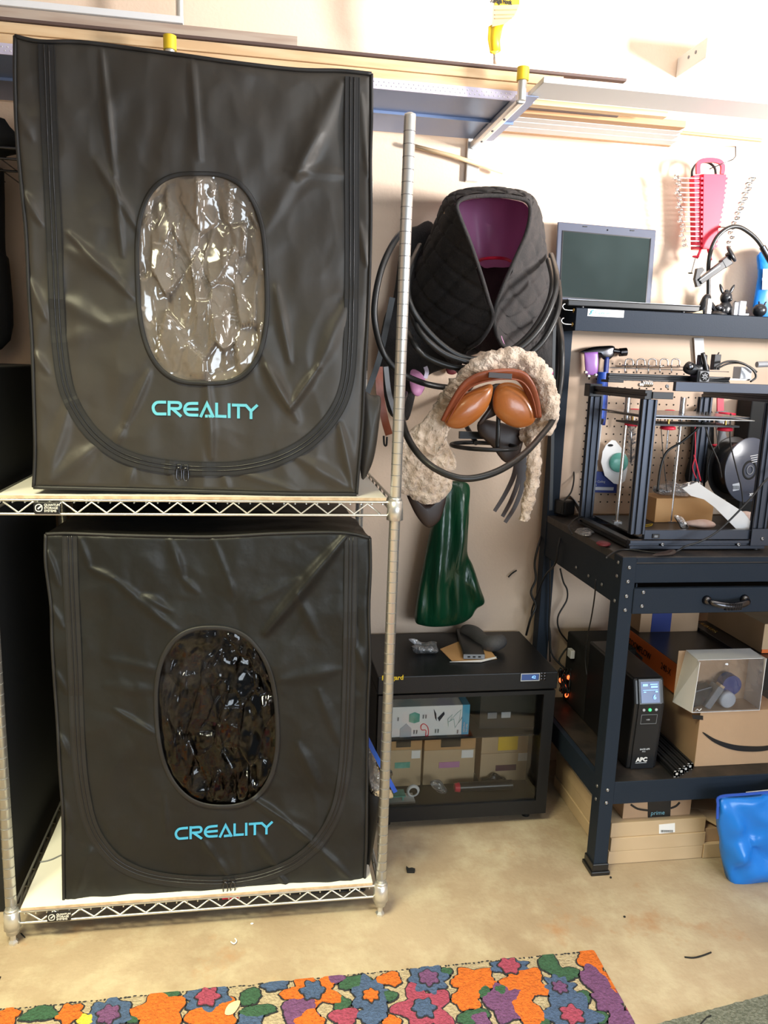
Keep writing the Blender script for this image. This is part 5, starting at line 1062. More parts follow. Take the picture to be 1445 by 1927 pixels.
MB().prism([(ox0+.085, OY+.01, lbz), (ox0+.17, OY+.015, lbz), (ox0+.165, OY+.10, lbz), (ox0+.07, OY+.09, lbz)], (0, 0, .0004)).build('shipping_label', 'lightgrey', O1)
MB().prism([(ox0+.16, OY+.02, lbz+.0005), (ox0+.225, OY+.03, lbz+.0005), (ox0+.215, OY+.095, lbz+.0005), (ox0+.15, OY+.085, lbz+.0005)], (0, 0, .0004)).build('shipping_label', 'lightgrey', O1)
MB().box(ox0+.075, ox0+.095, OY+.012, OY+.018, lbz+.0004, lbz+.0008).build('label_mark', 'paper', O1)
# window box
wb = thing('window_box', 'white card box with wrinkled clear window showing dark parts', 'box', (AX+.08, AY+.05, AZ+.001))
wz0 = AZ+.001; wx0 = at(1303, 1332, AY-.004).x; wy0 = AY-.004; wz1 = at(1310, 1243, wy0).z; wx1 = wx0+.21; wd = .075
wbm = MB(); wbm.prism([(wx0, wy0, wz0), (wx0+.006, wy0, wz1-.006), (wx0+.006, wy0+wd, wz1+.0), (wx0-.018, wy0+wd, wz0)], (.0015, 0, 0))
wbm.prism([(wx0+.006, wy0+.01, wz1-.004), (wx1, wy0+.01, wz1-.004), (wx1, wy0+wd, wz1+.001), (wx0+.006, wy0+wd, wz1+.001)], (0, 0, .0012)); wbm.box(wx0, wx1, wy0, wy0+wd, wz0, wz0+.0015).box(wx1, wx1+.0015, wy0, wy0+wd, wz0, wz1)
wbm.build('card_shell', 'paper', wb)
MB().box(wx0-.016, wx1, wy0+wd, wy0+wd+.0015, wz0, wz1).box(wx0+.002, wx1, wy0+.004, wy0+wd, wz0+.0016, wz0+.003).build('inner_card', 'card', wb)
fl_ = MB(); fl_.grid(lambda u, v: V((wx0+.003+(wx1-wx0)*u, wy0-.001+(v*v)*.010+.003*noise.noise(V((u*7, v*5+u*6, 2))), wz0+.002+(wz1-wz0-.006)*v)), 40, 24); fl_.build('clear_window', 'boxfilm', wb)
MB().obox((wx0+.045, wy0+.045, wz0+.034), (.070, .035, .050), (0, -.25, 0)).build('dark_block', 'figure', wb, bev=.004); MB().obox((wx0+.075, wy0+.035, wz0+.035), (.022, .04, .072), (0, .55, 0)).build('grey_block', 'grey', wb, bev=.003); MB().cyl((wx0+.135, wy0+.03, wz0+.065), (wx0+.135, wy0+.06, wz0+.065), .03, 20).build('dark_wheel', 'navy', wb)
MB().lathe([(.024, 0), (.024, .02), (.020, .022)], (wx0+.115, wy0+.03, wz0+.030), (0, -1, 0), 24).build('round_part', 'lightgrey', wb)
MB().obox((wx0+.085, wy0+.032, wz0+.045), (.016, .02, .06), (0, .6, 0)).build('tan_part', 'card2', wb)
MB().tube([(wx0+.010, wy0-.001, wz0+.006), (wx0+.014, wy0-.001, wz0+.012), (wx0+.021, wy0-.001, wz0+.007), (wx0+.027, wy0-.001, wz0+.013)], .0014, 6, 3).build('printed_mark', 'white', wb)
# boxes behind
B2 = carton('cardboard_box', 'black box with gold lettering right of the orange box under the drawer', ox0+.235, ox0+.42, 2.02, 2.37, OZ0+.0, OZ0+.105, 'figure')
text('brand_lettering', 'AURARO', .026, (ox0+.262, 2.35, OZ0+.1055), (0, 0, -pi/2), 'gold', B2, sx=.9)
B3 = thing('cardboard_box', 'yellow and cream printed box at the top right under the drawer', 'box', (ox0+.36, 2.2, OZ0+.106)); MB().box(ox0+.30, ox0+.50, 2.06, 2.36, OZ0+.106, OZ0+.20).build('carton', 'card2', B3, bev=.001)
MB().box(ox0+.36, ox0+.50, 2.0585, 2.06, OZ0+.107, OZ0+.19).build('yellow_panel', 'yellow', B3); MB().box(ox0+.30, ox0+.50, 2.058, 2.061, OZ0+.107, OZ0+.118).build('red_stripe', 'orange', B3)
B4 = carton('cardboard_box', 'brown box with dark blue tape at the back below the drawer', ox0+.02, ox0+.23, 2.30, 2.375, OZ0+hO+.001, OZ0+hO+.13, 'card')
MB().box(ox0+.06, ox0+.13, 2.2988, 2.30, OZ0+hO+.002, OZ0+hO+.13).build('printed_tape', 'navy', B4); text('tape_lettering', 'prime', .028, (ox0+.128, 2.2985, OZ0+hO+.10), (pi/2, pi, 0), 'cyan', B4)
# extrusions
M['alucut'] = mat('cut bright aluminium', (.8, .8, .8), .35, m=.4)
def cross(c, s=.0095):
    o = []; pr_ = [(1, 1), (.35, 1), (.35, .80), (.62, .80), (.30, .42), (.0, .42)]
    pr_ = [(.38, .42), (.72, .78), (.30, .78), (.30, 1), (1, 1), (1, .30), (.78, .30), (.78, .72), (.42, .38)]
    for k in range(4):
        a = k*pi/2
        for x, z in pr_: o.append(V((c.x+s*(x*cos(a)-z*sin(a))*1, c.y, c.z+s*(x*sin(a)+z*cos(a)))))
    return list(reversed(o)) if False else o
for k, (px, py) in enumerate(((1271, 1459), (1280, 1451), (1291, 1447), (1300, 1442))):
    c = at(px, py, BF+.012 if k == 0 else BF+.03); c.z = LZ+.0098+(.0 if k in (0, 2) else .0)
    c = V((at(1272, 1460, BF+.012).x+k*.0205, BF+.010+k*.012, LZ+.0098))
    t = thing('aluminium_bar', 'black slotted aluminium bar on the lower shelf, %s of four' % ('leftmost', 'second from left', 'third from left', 'rightmost')[k], 'bar', tuple(c-V((0, 0, .0098))), group='slotted aluminium bars on the lower shelf')
    MB().prism(cross(c), (0, .45, 0)).build('bar_body', 'alu_d', t); MB().prism(cross(c-V((0, .001, 0)), .0094), (0, .0008, 0)).build('cut_end', 'alucut', t)
# ================================================================ UNDER THE BENCH
g0 = az(1150, 1627, 0); g1 = az(1318, 1609, 0)
zz = .001; bx = g0.x-.005; bw = g1.x-g0.x
for k in range(3):
    hgt = (.040, .042, .045)[k]; dx_ = (0, .004, .002)[k]
    t = carton('flat_carton', 'long flat brown carton under the bench, %s of the stack of three' % ('bottom', 'middle', 'top')[k], bx+dx_-.006, bx+bw+dx_, g0.y+(0, .0, .004)[k], 2.30, zz, zz+hgt, 'card2', 'flat cartons stacked under the bench')
    if k == 2:
        lb = MB().prism([(q.x, g0.y+.003, q.z) for q in P([(1240,1552),(1270,1549),(1270,1566),(1240,1569)], g0.y+.003)], (0, .001, 0)).build('barcode_label', 'paper', t)
        q = MB()
        for i in range(11): q.prism(P([(1244+i*2.1,1562),(1245+i*2.1,1562),(1245+i*2.1,1566.5),(1244+i*2.1,1566.5)], g0.y+.0022), (0, .0005, 0))
        q.build('barcode', 'matte', lb)
    zz += hgt+.0005
pb0 = az(1171, 1541, zz); pb1 = az(1299, 1534, zz); pbx = carton('cardboard_box', 'brown box with black printed tape on top of the flat cartons', pb0.x, pb1.x, pb0.y, 2.25, zz, zz+.055, 'card')
tp = P([(1219,1500),(1263,1500),(1261,1538),(1219,1540)], pb0.y-.001); t_ = MB().prism(tp, (0, .0008, 0)).build('printed_tape', 'plastic', pbx)
text('tape_lettering', 'prime', .019, at(1224, 1534, pb0.y-.002), FRONT, 'lcyan', t_, sx=.98)
MB().ribbon(sp(P([(1187,1514),(1200,1522),(1219,1525)], pb0.y-.001), 4), .006, t=.0005).ribbon(sp(P([(1262,1521),(1272,1517),(1279,1510)], pb0.y-.001), 4), .006, t=.0005).build('printed_smile', 'plastic', pbx)
h0_ = az(1322, 1616, 0); zz2 = .001
for k in range(2):
    carton('flat_carton', 'short flat brown carton beside the blue bag, %s one' % ('lower', 'upper')[k], h0_.x+.004*k, h0_.x+.25, h0_.y+.012*k, 2.3, zz2, zz2+(.045, .043)[k], 'card2' if k == 0 else 'card', 'cartons behind the blue bag'); zz2 += (.0455, .0435)[k]
c = h0_; t = thing('flat_carton', 'open yellowish carton lid leaning over the cartons left of the blue bag', 'box', (c.x+.06, c.y+.05, zz2))
MB().prism([(c.x-.03, c.y+.06, zz2+.035), (c.x+.06, c.y-.01, zz2+.001), (c.x+.09, c.y+.03, zz2+.03), (c.x+.02, c.y+.2, zz2+.05)], (.002, 0, .006)).build('lid_flap', 'card2', t)
# blue bag
bb = thing('blue_tote', 'bright blue plastic tote bag with zip standing by the bench', 'bag', tuple(az(1400, 1662, 0)))
Yb = az(1370, 1661, 0).y
MB().puff(P([(1351,1500),(1365,1497),(1400,1494),(1450,1489),(1500,1487),(1500,1655),(1450,1661),(1400,1662),(1369,1659),(1360,1620),(1354,1580),(1347,1540)], Yb+.020), .045, .04, rings=16, k=2, lump=.035, ls=16).build('bag_body', 'bluebag', bb)
MB().ribbon(sp(P([(1349,1540),(1350,1515),(1354,1499),(1400,1494),(1470,1488)], Yb+.005), 5), .007, t=.003).build('zip_trim', 'blue', bb)
tag(MB().prism(P([(1404,1494),(1460,1489),(1460,1485),(1404,1491)], Yb+.015), (0, .002, 0)).build('paper_card', 'paper'), 'white paper edge sticking out of the blue tote', 'paper')
# ================================================================ CABLES AND CLUTTER BETWEEN CABINET AND BENCH
pb_ = MB().box(at(1086,1210,2.3).x, at(1086,1210,2.3).x+.16, 2.20, 2.385, LZ, at(1090,1203,2.3).z)
one(pb_, 'storage_box', 'matte', 'tall black box on the lower shelf in the shade behind the bench leg', 'box', bev=.006)
def cable(label, pts, r=.0026, m='rubber'):
    return tag(MB().tube(PP(pts), r, 8, 7).build('cable', m), label, 'cable')
cable('thin black cable falling from the round wall cover to the bench', [(1074,705,2.455),(1082,730,2.45),(1088,750,2.45),(1084,775,2.45),(1070,800,2.45),(1058,825,2.45),(1062,850,2.45),(1074,870,2.44),(1080,895,2.42),(1075,925,2.38),(1060,945,2.36),(1055,965,2.36)])
cable('black wavy cable hanging below the bench side panel', [(1054,1070,2.43),(1060,1095,2.43),(1067,1110,2.43),(1066,1130,2.43),(1050,1160,2.43),(1052,1185,2.43),(1066,1205,2.43),(1072,1213,2.43),(1060,1228,2.43),(1052,1246,2.42),(1068,1262,2.40)], .003)
cable('thick black cable running down left of the rear bench post', [(1022,1000,2.44),(1012,1030,2.40),(1006,1060,2.40),(1008,1090,2.4),(999,1115,2.4),(1008,1140,2.4),(998,1165,2.4),(990,1195,2.43)], .004)
cable('thin black cable hanging straight beside the rear bench post', [(1035,1050,2.37),(1035,1120,2.37),(1033,1180,2.37),(1035,1245,2.37)], .003)
cable('black cable crossing in front of the bench side panel', [(1066,985,2.33),(1052,1020,2.26),(1045,1060,2.26),(1025,1085,2.36),(1003,1140,2.42),(1000,1160,2.43)], .003)
cable('thin cable hanging in front of the bench side panel into shade', [(1121,1090,1.90),(1119,1120,1.95),(1113,1160,2.0),(1105,1200,2.05),(1101,1240,2.1),(1104,1270,2.1)], .002)
cable('black cable curving from post foot to the cable tangle', [(1028,1155,2.42),(1035,1190,2.42),(1038,1230,2.4),(1062,1258,2.38),(1075,1268,2.36)], .003)
tg = thing('cable_tangle', 'tangle of black cables with glowing red lights behind the dry cabinet', 'cables', tuple(at(1064, 1290, 2.35)))
q = MB()
for i in range(9):
    pts = [at(1064+random.uniform(-14, 12), 1283+random.uniform(-26, 24), 2.34+random.uniform(-.03, .04)) for _ in range(6)]; q.tube(pts, .003, 6, 6)
q.build('cable_loops', 'rubber', tg)
for a, b_ in ((1055, 1280), (1063, 1292), (1070, 1275), (1066, 1308)): MB().ell(at(a, b_, 2.33), (.006, .005, .009), lump=.3, ls=90).build('glowing_light', 'redled', tg)
tag(MB().box(at(1074,1230,2.3).x, at(1082,1230,2.3).x, 2.30, 2.33, at(1078,1240,2.3).z, at(1078,1225,2.3).z).build('white_plug', 'white', bev=.002), 'small white plug on the black box behind the bench', 'plug')
rc = thing('cable_cover', 'round dark cable cover on the wall left of the pegboard', 'cover', at(1072, 697, WY-.01))
MB().lathe([(.0185, 0), (.018, .004), (.014, .006)], at(1072, 697, WY), (0, -1, 0), 32).build('cover_disc', 'matte', rc)
tag(MB().box(BL+.04, BL+.10, 2.432, 2.468, 1.0, 1.5).build('wall_batten', 'peg', bev=.002), 'narrow tan wall batten behind the left pegboard edge', 'batten')
# ================================================================ OVERHEAD STORAGE
AXX = .640
zp = at(800, 252, 2.44).z
def arm_hook(x, label, tip, Yt):
    t = thing('wall_hook', label, 'hook', (x, 2.3, zp-.04), group='wall storage arms with yellow tips')
    MB().box(x-.0125, x+.0125, Yt-.004, 2.458, zp-.028, zp-.0035).build('hook_bar', 'post', t, bev=.007); MB().cyl((x, Yt-.004, zp-.022), (x, Yt-.004, tip-.01), .0115, 14).build('upright_tip', 'post', t)
    MB().prism([(x+.0128, Yt+.01, zp-.005), (x+.05, Yt+.012, zp-.005), (x+.05, 2.44, zp-.005), (x+.0128, 2.44, zp-.005)], (0, 0, .0015)).build('side_flange', 'bluemetal', t)
    MB().cyl((x, Yt-.004, tip-.03), (x, Yt-.004, tip), .0150, 16).build('yellow_tip', 'yellow', t); MB().box(x-.02, x+.02, 2.455, WY-.001, zp-.12, zp+.08).build('wall_plate', 'post', t, bev=.002)
    for f in (.2, .45, .7): MB().ell((x, 2.455+(Yt-2.455)*f, zp-.0285), (.004, .006, .002)).build('rivet', 'grey', t)
Yt = 2.020; tipz = at(982, 128, Yt).z
arm_hook(AXX, 'white metal storage arm with yellow tip at the right end of the blue panel', tipz, Yt)
X2 = at(320, 90, Yt).x
arm_hook(X2, 'white metal storage arm with yellow tip showing just above the upper tent', at(320, 69, Yt).z, Yt)
LY = 2.079
pr_ = at(1008, 186, LY); px1 = az(1006, 190, zp).x
pn_ = thing('metal_panel', 'blue grey sheet metal panel with perforated front lip on the storage arms', 'panel', (0, 2.2, zp))
MB().box(-1.25, px1+.0, LY+.004, 2.44, zp-.003, zp).build('panel_sheet', 'bluemetal', pn_)
lp = MB().box(-1.25, px1, LY, LY+.004, zp-.004, zp+.020).build('front_lip', 'lilac', pn_)
MB().box(-1.25, px1, LY+.17, LY+.176, zp-.010, zp-.003).build('centre_fold', 'bluemetal', pn_)
ho = MB()
for i in range(150):
    for k in range(2): ho.lathe([(.0018, 0), (.0018, .0006)], (-1.24+i*.0126+k*.0063, LY, zp+.004+k*.008), (0, -1, 0), 6)
ho.build('perforations', 'white', lp)
z = zp+.0205
def board(name, label, x0, x1, y0, y1, z0, z1, m, grp=None): return one(MB().box(x0, x1, y0, y1, z0, z1), name, m, label, 'board', grp, bev=.0015)
xe = at(1075, 140, LY).x
board('pine_board', 'long pale pine board lying right on the blue metal panel', -1.25, xe-.08, LY+.004, LY+.10, z, z+.021, 'wood', 'boards on the storage arms')
board('pine_board', 'long pale pine board lying second above the blue metal panel', -1.25, xe-.02, LY+.0, LY+.09, z+.022, z+.045, 'wood', 'boards on the storage arms')
board('dark_edged_board', 'long thin board with a dark brown edge on the overhead stack', -1.25, at(1178, 146, LY).x, LY-.006, LY+.015, z+.046, z+.053, 'darkedge')
board('plywood_sheet', 'weathered plywood sheet on top of the overhead stack at left', -1.25, at(560, 90, LY).x, LY-.0, LY+.2, z+.054, z+.076, 'ply')
board('white_moulding', 'white moulding strip topmost on the overhead stack at left', -1.25, at(345, 55, LY).x, LY-.006, LY+.010, z+.077, z+.092, 'white')
board('wood_offcut', 'short orange brown wood offcut lying behind the dark edged board', at(1030, 130, LY+.03).x, at(1082, 130, LY+.03).x, LY+.02, LY+.06, z+.0455, z+.060, 'wood2')
one(MB().box(AXX+.03, 2.3, 1.945, 2.06, zp+.0005, zp+.014), 'white_board', 'whitewood', 'wide white primed board reaching far right on the storage arms', 'board', None, .0015)
for (x0_, xe_, y0_, y1_, h_, m, lab) in ((.3, 1.079, 2.104, 2.132, .014, 'wood', 'yellow pine moulding strip behind the wide white board'), (.3, .955, 2.140, 2.150, .008, 'darkedge', 'short dark edged strip between the pine mouldings'),
     (.3, 1.173, 2.178, 2.212, .018, 'wood2', 'brown stained moulding strip with square end'), (.3, 1.185, 2.216, 2.250, .014, 'whitewood', 'pale moulding strip behind the brown stained one'), (.3, 1.200, 2.256, 2.300, .010, 'whitewood', 'cream ribbed moulding strip in the middle of the pale ones'), (.3, 1.222, 2.304, 2.350, .010, 'whitewood', 'pale moulding strip second from the wall'), (.3, 1.228, 2.354, 2.372, .007, 'wood2', 'thin brown moulding strip nearest the wall')):
    board('moulding_strip', lab, x0_, xe_, y0_, y1_, zp+.0005, zp+h_, m, 'moulding strips right of the blue panel')
tag(MB().cyl((.6, 2.262, zp+.016), (1.461, 2.262, zp+.010), .0055, 8).build('wooden_rod', 'wood2'), 'thin wooden rod reaching past the moulding strips', 'rod')
tag(MB().tube([at(768, 272, 2.445), at(860, 296, 2.445), at(946, 324, 2.44)], .0065, 8).build('wooden_stick', 'wood'), 'pale wooden stick slanting down right behind the rack post', 'stick')
p = at(338, 20, 2.35); tag(MB().cyl((p.x, 2.35, at(338, 43, 2.35).z), (p.x, 2.35, 2.75), .0105, 14).build('ceiling_pole', 'post'), 'grey metal pole hanging from the ceiling at top left', 'pole')
hk = thing('storage_hook', 'yellow tipped storage hook with its printed card at the top edge', 'hook', at(930, 60, 2.25))
q = [at(931,120,2.30), at(931,70,2.22), at(935,40,2.2)]
MB().tube([at(932,120,2.22), at(931,95,2.22)], .0055, 10).build('hook_rod', 'post', hk); MB().tube([at(932,97,2.22), at(930,75,2.22), at(932,50,2.22)], .015, 14).build('yellow_tip', 'yellow', hk)
MB().puff(P([(919,50),(948,42),(946,52),(940,80),(938,98),(922,98)], 2.215), .004, .004, k=2).build('yellow_sleeve', 'yellow', hk)
cd_ = MB().prism(P([(930,-40),(978,-40),(977,10),(968,30),(950,45),(926,50)], 2.20), (0, .001, 0)).build('printed_card', 'card2', hk)
MB().prism(P([(930,-40),(978,-40),(977,8),(931,10)], 2.199), (0, .0005, 0)).build('card_header', 'yellow', cd_); text('card_lettering', 'Storage Hook', .017, at(922, 4, 2.1975), FRONT, 'plastic', cd_, sx=.62, bold=.0006)
for a in (18, 27, 34): MB().prism(P([(931,a),(973-(a-18)*.6,a-1),(973-(a-18)*.6,a+1),(931,a+2)], 2.1985), (0, .0005, 0)).build('brick_lines', 'wood2', cd_)
MB().tube([at(940, -30, 2.21), at(940, -30, WY)], .006, 8).build('wall_rod', 'post', hk)
wbk = thing('wall_block', 'white wooden block fixed high on the wall at top right with two screws', 'block', at(1400, 105, 2.3))
a_, b_ = at(1328, 108, 2.30), at(1500, 62, 2.30)
MB().box(a_.x, b_.x+.2, 2.30, WY-.001, a_.z, at(1328, 68, 2.30).z).build('block', 'whitewood', wbk, bev=.002)
for k in (0, 1): MB().ell((a_.x-.001, 2.36+k*.04, a_.z+.035), (.002, .005, .005)).build('screw', 'grey', wbk)
# ================================================================ WRENCH RACK
WR = 2.385
wr_ = thing('wrench_rack', 'red plastic wrench holder hanging on the wall beside the gooseneck arm', 'rack', at(1338, 400, WR))
MB().prism(P([(1324,327),(1367,328),(1362,380),(1350,440),(1346,469),(1322,469)], WR), (0, .004, 0)).build('front_plate', 'red', wr_, bev=.001)
MB().prism(P([(1306,330),(1325,327),(1323,469),(1309,468)], WR+.010), (0, .03, 0)).build('back_plate', 'red', wr_, bev=.001)
nt = MB(); nt2 = MB()
for i in range(15):
    y = 336+i*9.1; nt.prism(P([(1319,y-2.6),(1325,y-2.6),(1325,y+1.6),(1319,y+1.6)], WR+.001), (0, .012, 0)); xr = 1367-i*1.35
    nt2.prism(P([(xr-1,y-2.6),(xr+2.5,y-2.6),(xr+2.5,y+1.6),(xr-1,y+1.6)], WR+.001), (0, .010, 0))
nt.build('slot_teeth', 'red', wr_); nt2.build('slot_teeth', 'red', wr_)
MB().ribbon(sp(P([(1312,328),(1312,312),(1318,304),(1335,302),(1352,305),(1358,314),(1357,328)], WR+.006), 5), .013, t=.008).build('carry_handle', 'red', wr_)
MB().tube(P([(1318,469),(1316,475),(1311,486)], WR+.01), .004, 8).tube(P([(1332,469),(1334,476),(1338,490)], WR+.01), .004, 8).build('lower_prongs', 'red', wr_)
MB().tube(P([(1302,335),(1303,320),(1312,308),(1330,305),(1344,315),(1347,330)], WR+.03), .004, 8, 5).build('cord', 'rubber', wr_)
tag(MB().tube([at(1384, 276, WY), at(1384, 276, WR+.01), at(1384, 294, WR+.01), at(1379, 300, WR), at(1335, 318, WR-.008)], .0016, 8).build('wall_hook', 'chrome2'), 'bent thin wire hook holding the red wrench holder', 'hook')
tk = thing('tee_handle', 'small steel T handle hanging under the red wrench holder', 'tool', at(1304, 500, WR)); MB().cyl(at(1308, 486, WR+.01), at(1301, 513, WR+.01), .0018, 8).build('shaft', 'steel', tk)
MB().ell(at(1309, 483, WR+.01), (.012, .006, .004)).build('red_bar', 'red', tk); MB().ell(at(1299, 514, WR+.01), (.009, .004, .0025)).build('dark_bar', 'plastic', tk)
ORD = ['topmost', 'second', 'third', 'fourth', 'fifth', 'sixth', 'seventh', 'eighth', 'ninth', 'tenth', 'eleventh', 'twelfth', 'thirteenth', 'fourteenth', 'lowest']
for i in range(15):
    y = 336+i*9.1; xl = 1271+i*.9+(4 if i % 3 else 0); xr = 1414-i*3.4-(3 if i % 2 else 0); s_ = 1-i*.030
    if i > 11: xr += 4
    Yw = WR+.007; a_, b_ = at(xl, y-1, Yw), at(xr, y+1, Yw); d = (b_-a_).normalized()
    w_ = MB(); w_.obox((a_+b_)/2, ((b_-a_).length-.02, .0028, .0042), (0, -atan2(d.z, d.x), 0))
    r_ = .0125*s_
    Rm = Matrix.Rotation(RD(62), 3, 'X')
    jaw = [(r_*.9*cos(t_), r_*.9*sin(t_)) for t_ in [RD(40+k*28) for k in range(11)]]; inner = [(r_*.42*cos(t_)+0, r_*.42*sin(t_)) for t_ in [RD(320-k*28) for k in range(11)]]
    pts = [a_+Rm@V((-x*1.0, 0, z_)) for x, z_ in jaw+inner]; w_.prism(pts, Rm@V((0, .0055, 0)))
    w_.tube([b_+Rm@V((.0085*s_*cos(k*pi/8), 0, .0085*s_*sin(k*pi/8))) for k in range(16)], .0032*s_+.0005, 8, closed=True, flat=1.4)
    c_ = (a_+b_)/2; w_.v = [v-c_ for v in w_.v]; o = w_.build('wrench', 'steel', None, bev=.0006); o.location = c_
    tag(o, 'chrome combination wrench in the red holder, %s one' % (ORD[i] if i in (0, 14) else ORD[i]+' from top'), 'wrench', 'wrenches in the red holder')
# ================================================================ RUG AND FLOOR BITS
rg = thing('floral_rug', 'colourful floral wool rug with orange, blue and purple flowers on the concrete', 'rug', (-.2, 1.2, 0))
edge = []
def rp(x, y, z): return V((x, y, z))
tl, tr = az(-300, 1930, .01), az(1108, 1790, .01)
n_ = 160
for i in range(n_+1):
    f = i/n_; p = tl.lerp(tr, f); p.y += .003*noise.noise(V((f*60, 0, 0)))+.0015*noise.noise(V((f*200, 3, 0))); edge.append(p)
br_ = V((tr.x+.012, .80, .01))
for i in range(1, 80):
    f = i/79; p = tr.lerp(br_, f); p.x += .004*noise.noise(V((f*50, 9, 0)))+.002*sin(f*300); edge.append(p)
edge.append(V((tl.x, .80, .01)))
b = MB(); b.prism([V((p.x, p.y, .001)) for p in edge], (0, 0, .010)); b.build('rug_backing', 'r_beige', rg)
rim_ = MB(); 
for i in range(0, 235):
    p = edge[i]
    rim_.ell(V((p.x+random.uniform(-.003, .003), p.y-.002, .0085)), (.003+.004*random.random(), .0022+.002*random.random(), .004), nu=6, nv=4)
rim_.build('edge_binding', 'r_black', rg)
Z0 = .0115
RC = ['r_black', 'r_beige', 'r_orange', 'r_blue', 'r_green', 'r_purple', 'r_pink', 'r_yellow']; pile = MB()
def blob(px, py, r, col, lobes=5, ry=None, rot=0, center=None, lobe=.16, zl=0, world=None):
    c = world if world is not None else az(px, py, Z0); sx = 1 if world is not None else abs(az(px+1, py, Z0).x-c.x)
    R = r*sx if world is None else r; RY = (ry*sx if world is None else ry) if ry else R; sd = random.random()*50
    def poly(g, z_):
        o = []
        for k in range(64):
            a = 2*pi*k/64; q = 1+lobe*cos(lobes*a+sd)+.17*noise.noise(V((cos(a)*2.5+sd, sin(a)*2.5, 1)))+.10*noise.noise(V((cos(a)*9+sd, sin(a)*9, 5)))
            x, y = (R*q+g)*cos(a), (RY*q+g)*sin(a); x, y = x*cos(rot)-y*sin(rot), x*sin(rot)+y*cos(rot)
            p = V((c.x+x, c.y+y, z_)); lim = tl.y+(tr.y-tl.y)*((p.x-tl.x)/(tr.x-tl.x))
            p.y = min(p.y, lim-.001); p.x = min(p.x, tr.x+.012+.0); o.append(p)
        return o
    def cap(ps, z0_, z1_, mi):
        n = len(ps); c0 = V((sum(p.x for p in ps)/n, min(sum(p.y for p in ps)/n, max(p.y for p in ps)), z1_)); pile.m = mi
        if any(0 for p in ps): return
        pile.add([V((p.x, p.y, z0_)) for p in ps]+[V((p.x, p.y, z1_)) for p in ps]+[c0], [(i, (i+1) % n, n+(i+1) % n, n+i) for i in range(n)]+[(n+i, n+(i+1) % n, 2*n) for i in range(n)])
    cap(poly(.0040, 0), Z0-.001, Z0+.0006+zl, 0)
    cap(poly(0, 0), Z0-.001, Z0+.0022+zl+random.random()*.0006, RC.index(col))
    if center:
        cc, cr = center; blob(px, py, r*cr, cc, lobes=6, zl=zl+.0025, world=c if world is not None else None)
for f in ((893,1845,40,'r_orange',5,30),(986,1850,40,'r_orange',5,40),(806,1842,34,'r_blue',8,None,0,('r_purple',.5)),(798,1899,50,'r_pink',5,None,0,('r_blue',.4),.3),(733,1843,22,'r_orange',3,16),(1053,1860,28,'r_blue',9,None,0,('r_purple',.45)),
  (958,1819,36,'r_blue',6,16,0,('r_pink',.5)),(1035,1814,18,'r_green',3,30),(1066,1834,26,'r_green',2,14),(1112,1806,24,'r_orange',4,30),(1120,1847,22,'r_purple',4,40),(1146,1883,30,'r_purple',5,26),(1153,1852,15,'r_orange',4,34),(1076,1912,50,'r_blue',6,None,0,('r_pink',.4)),
  (953,1889,38,'r_purple',5,44),(878,1881,26,'r_orange',5,26),(914,1870,12,'r_green',3,16),(942,1863,10,'r_green',3),(891,1914,28,'r_green',2,18,.3),(994,1904,24,'r_orange',4,44),(1097,1876,14,'r_green',3),(1170,1920,26,'r_purple',4),(1130,1915,14,'r_green',3),(1168,1868,9,'r_pink',4),
  (299,1904,46,'r_orange',5,44),(399,1910,44,'r_orange',5,40),(391,1878,40,'r_blue',6,30,0,('r_pink',.5)),(204,1912,40,'r_blue',7,None,0,('r_purple',.5)),(75,1909,34,'r_green',3,16),(132,1908,24,'r_orange',5,22),(12,1914,22,'r_orange',5),(471,1876,24,'r_green',2,16,.5),(486,1903,32,'r_green',2,14,-.1),
  (518,1855,24,'r_blue',5,12),(588,1866,48,'r_orange',5,40,0,('r_blue',.42),.28),(565,1902,34,'r_purple',4,30),(583,1924,26,'r_orange',4),(668,1850,30,'r_green',2,16,.3),(643,1889,16,'r_green',3),(648,1914,26,'r_pink',3,20),(698,1875,34,'r_blue',7,44,0,('r_orange',.4)),(633,1843,16,'r_purple',3,10),(700,1912,26,'r_blue',4,20),(160,1921,14,'r_yellow',5),(250,1919,10,'r_green',3),(470,1924,24,'r_blue',4),(320,1870,18,'r_green',3,10),(735,1875,12,'r_green',3),(840,1830,10,'r_green',3),(905,1920,16,'r_purple',4),(1015,1925,22,'r_green',3),(738,1925,16,'r_orange',4),(1190,1900,10,'r_pink',3)):
    f = list(f)+[None]*9; blob(f[0], f[1], f[2], f[3], f[4] or 5, f[5], f[6] or 0, f[7], f[8] or .16)
for i in range(13):
    for j in range(4):
        x, y = -1.1+i*.15+(j % 2)*.07, .88+j*.125
        if y > 1.27: continue
        blob(0, 0, .042+.02*random.random(), random.choice(['r_orange', 'r_blue', 'r_purple', 'r_pink', 'r_green']), 5, center=None, world=V((x, y, Z0)))
o = pile.build('wool_pile', RC, rg); o['kind'] = 'stuff'
bp_ = bpy.data.objects
gm = thing('grey_mat', 'grey green pile mat at the bottom right corner of the floor', 'rug', (1.2, 1.1, 0))
e0, e1 = az(1225, 1930, .01), az(1600, 1830, .01)
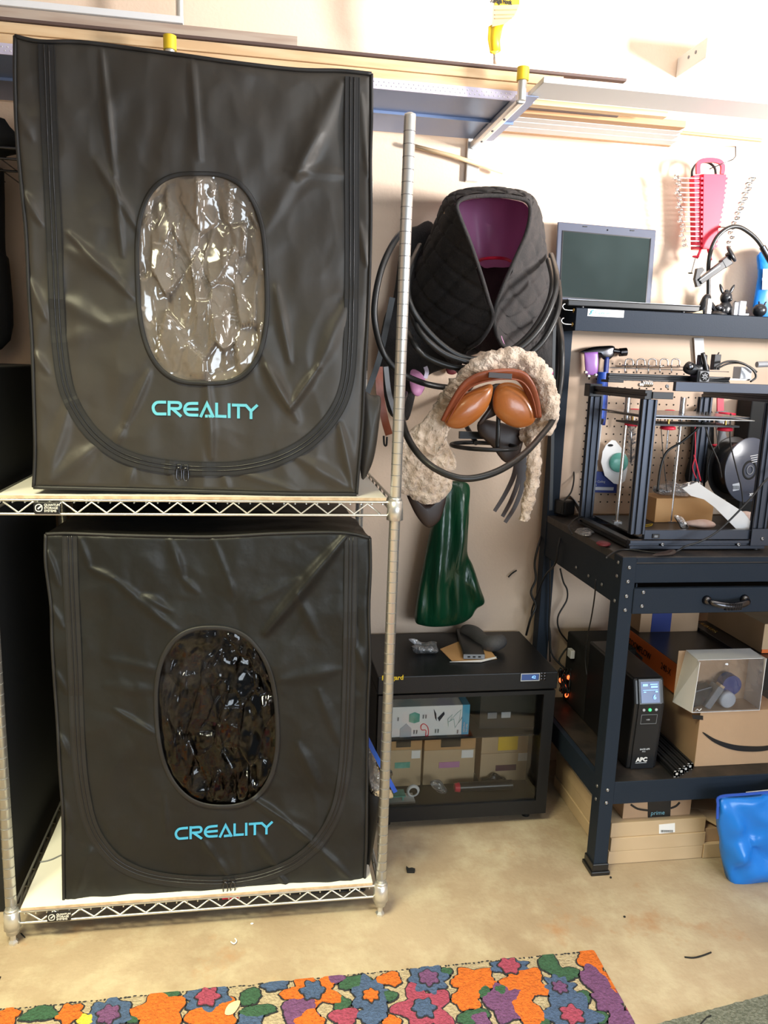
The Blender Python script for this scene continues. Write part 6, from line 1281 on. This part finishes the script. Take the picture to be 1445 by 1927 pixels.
b = MB(); pts = [V((e0.x+(e1.x-e0.x)*i/60, e0.y+(e1.y-e0.y)*i/60+.003*noise.noise(V((i*.9, 0, 0))), .001)) for i in range(61)]; b.prism(pts+[V((e1.x+.2, .8, .001)), V((e0.x+.01, .8, .001))], (0, 0, .010)); b.build('mat_pile', 'mat', gm)
def bit(name, mb, m, label, cat): return tag(mb.build(name, m), label, cat)
bit('plastic_clip', MB().prism([az(764,1634,.001), az(769,1638,.001), az(775,1637,.001), az(781,1639,.001), az(780,1643,.001), az(766,1643,.001)], (0, 0, .008)), 'matte', 'small black plastic clip on the floor right of the rack foot', 'clip')
bit('black_thread', MB().tube([az(1288,1801,.002), az(1305,1802,.003), az(1322,1798,.003), az(1338,1792,.002)], .0018, 6, 4), 'matte', 'short black cable offcut on the floor right of the rug', 'offcut')
bit('black_thread', MB().tube([az(39,1756,.002), az(47,1764,.002)], .0014, 6), 'matte', 'tiny black offcut beside the left rack foot', 'offcut')
bit('black_thread', MB().tube([az(1,1838,.002), az(-5,1850,.002)], .0014, 6), 'matte', 'tiny black offcut at the left edge of the floor', 'offcut')
bit('black_thread', MB().tube([az(1318,1927,.013), az(1330,1914,.013), az(1338,1911,.013)], .0014, 6), 'matte', 'thin black thread lying on the grey mat', 'thread')
bit('wood_shaving', MB().tube([az(434,1772,.003), az(440,1776,.004), az(445,1771,.003), az(442,1766,.003)], .0016, 6, 3), 'paper', 'pale curled shaving on the floor in front of the rack', 'shaving')
bit('leaf_chip', MB().puff([az(423,1908,.016), az(430,1890,.017), az(450,1882,.017), az(450,1892,.017), az(438,1908,.016)], .002, .002), 'wood', 'pale wood chip lying on the floral rug', 'chip')
bit('plastic_crumb', MB().ell(az(1149,1651,.003), .003), 'matte', 'black crumb on the floor by the bench foot', 'crumb')
bit('plastic_crumb', MB().ell(az(474,1738,.002), (.004, .0025, .002)), 'paper', 'white crumb on the floor under the bottom shelf', 'crumb')
bit('plastic_crumb', MB().obox(az(1175,1725,.002), (.005, .004, .003)), 'matte', 'black crumb on the floor between rug and blue tote', 'crumb')
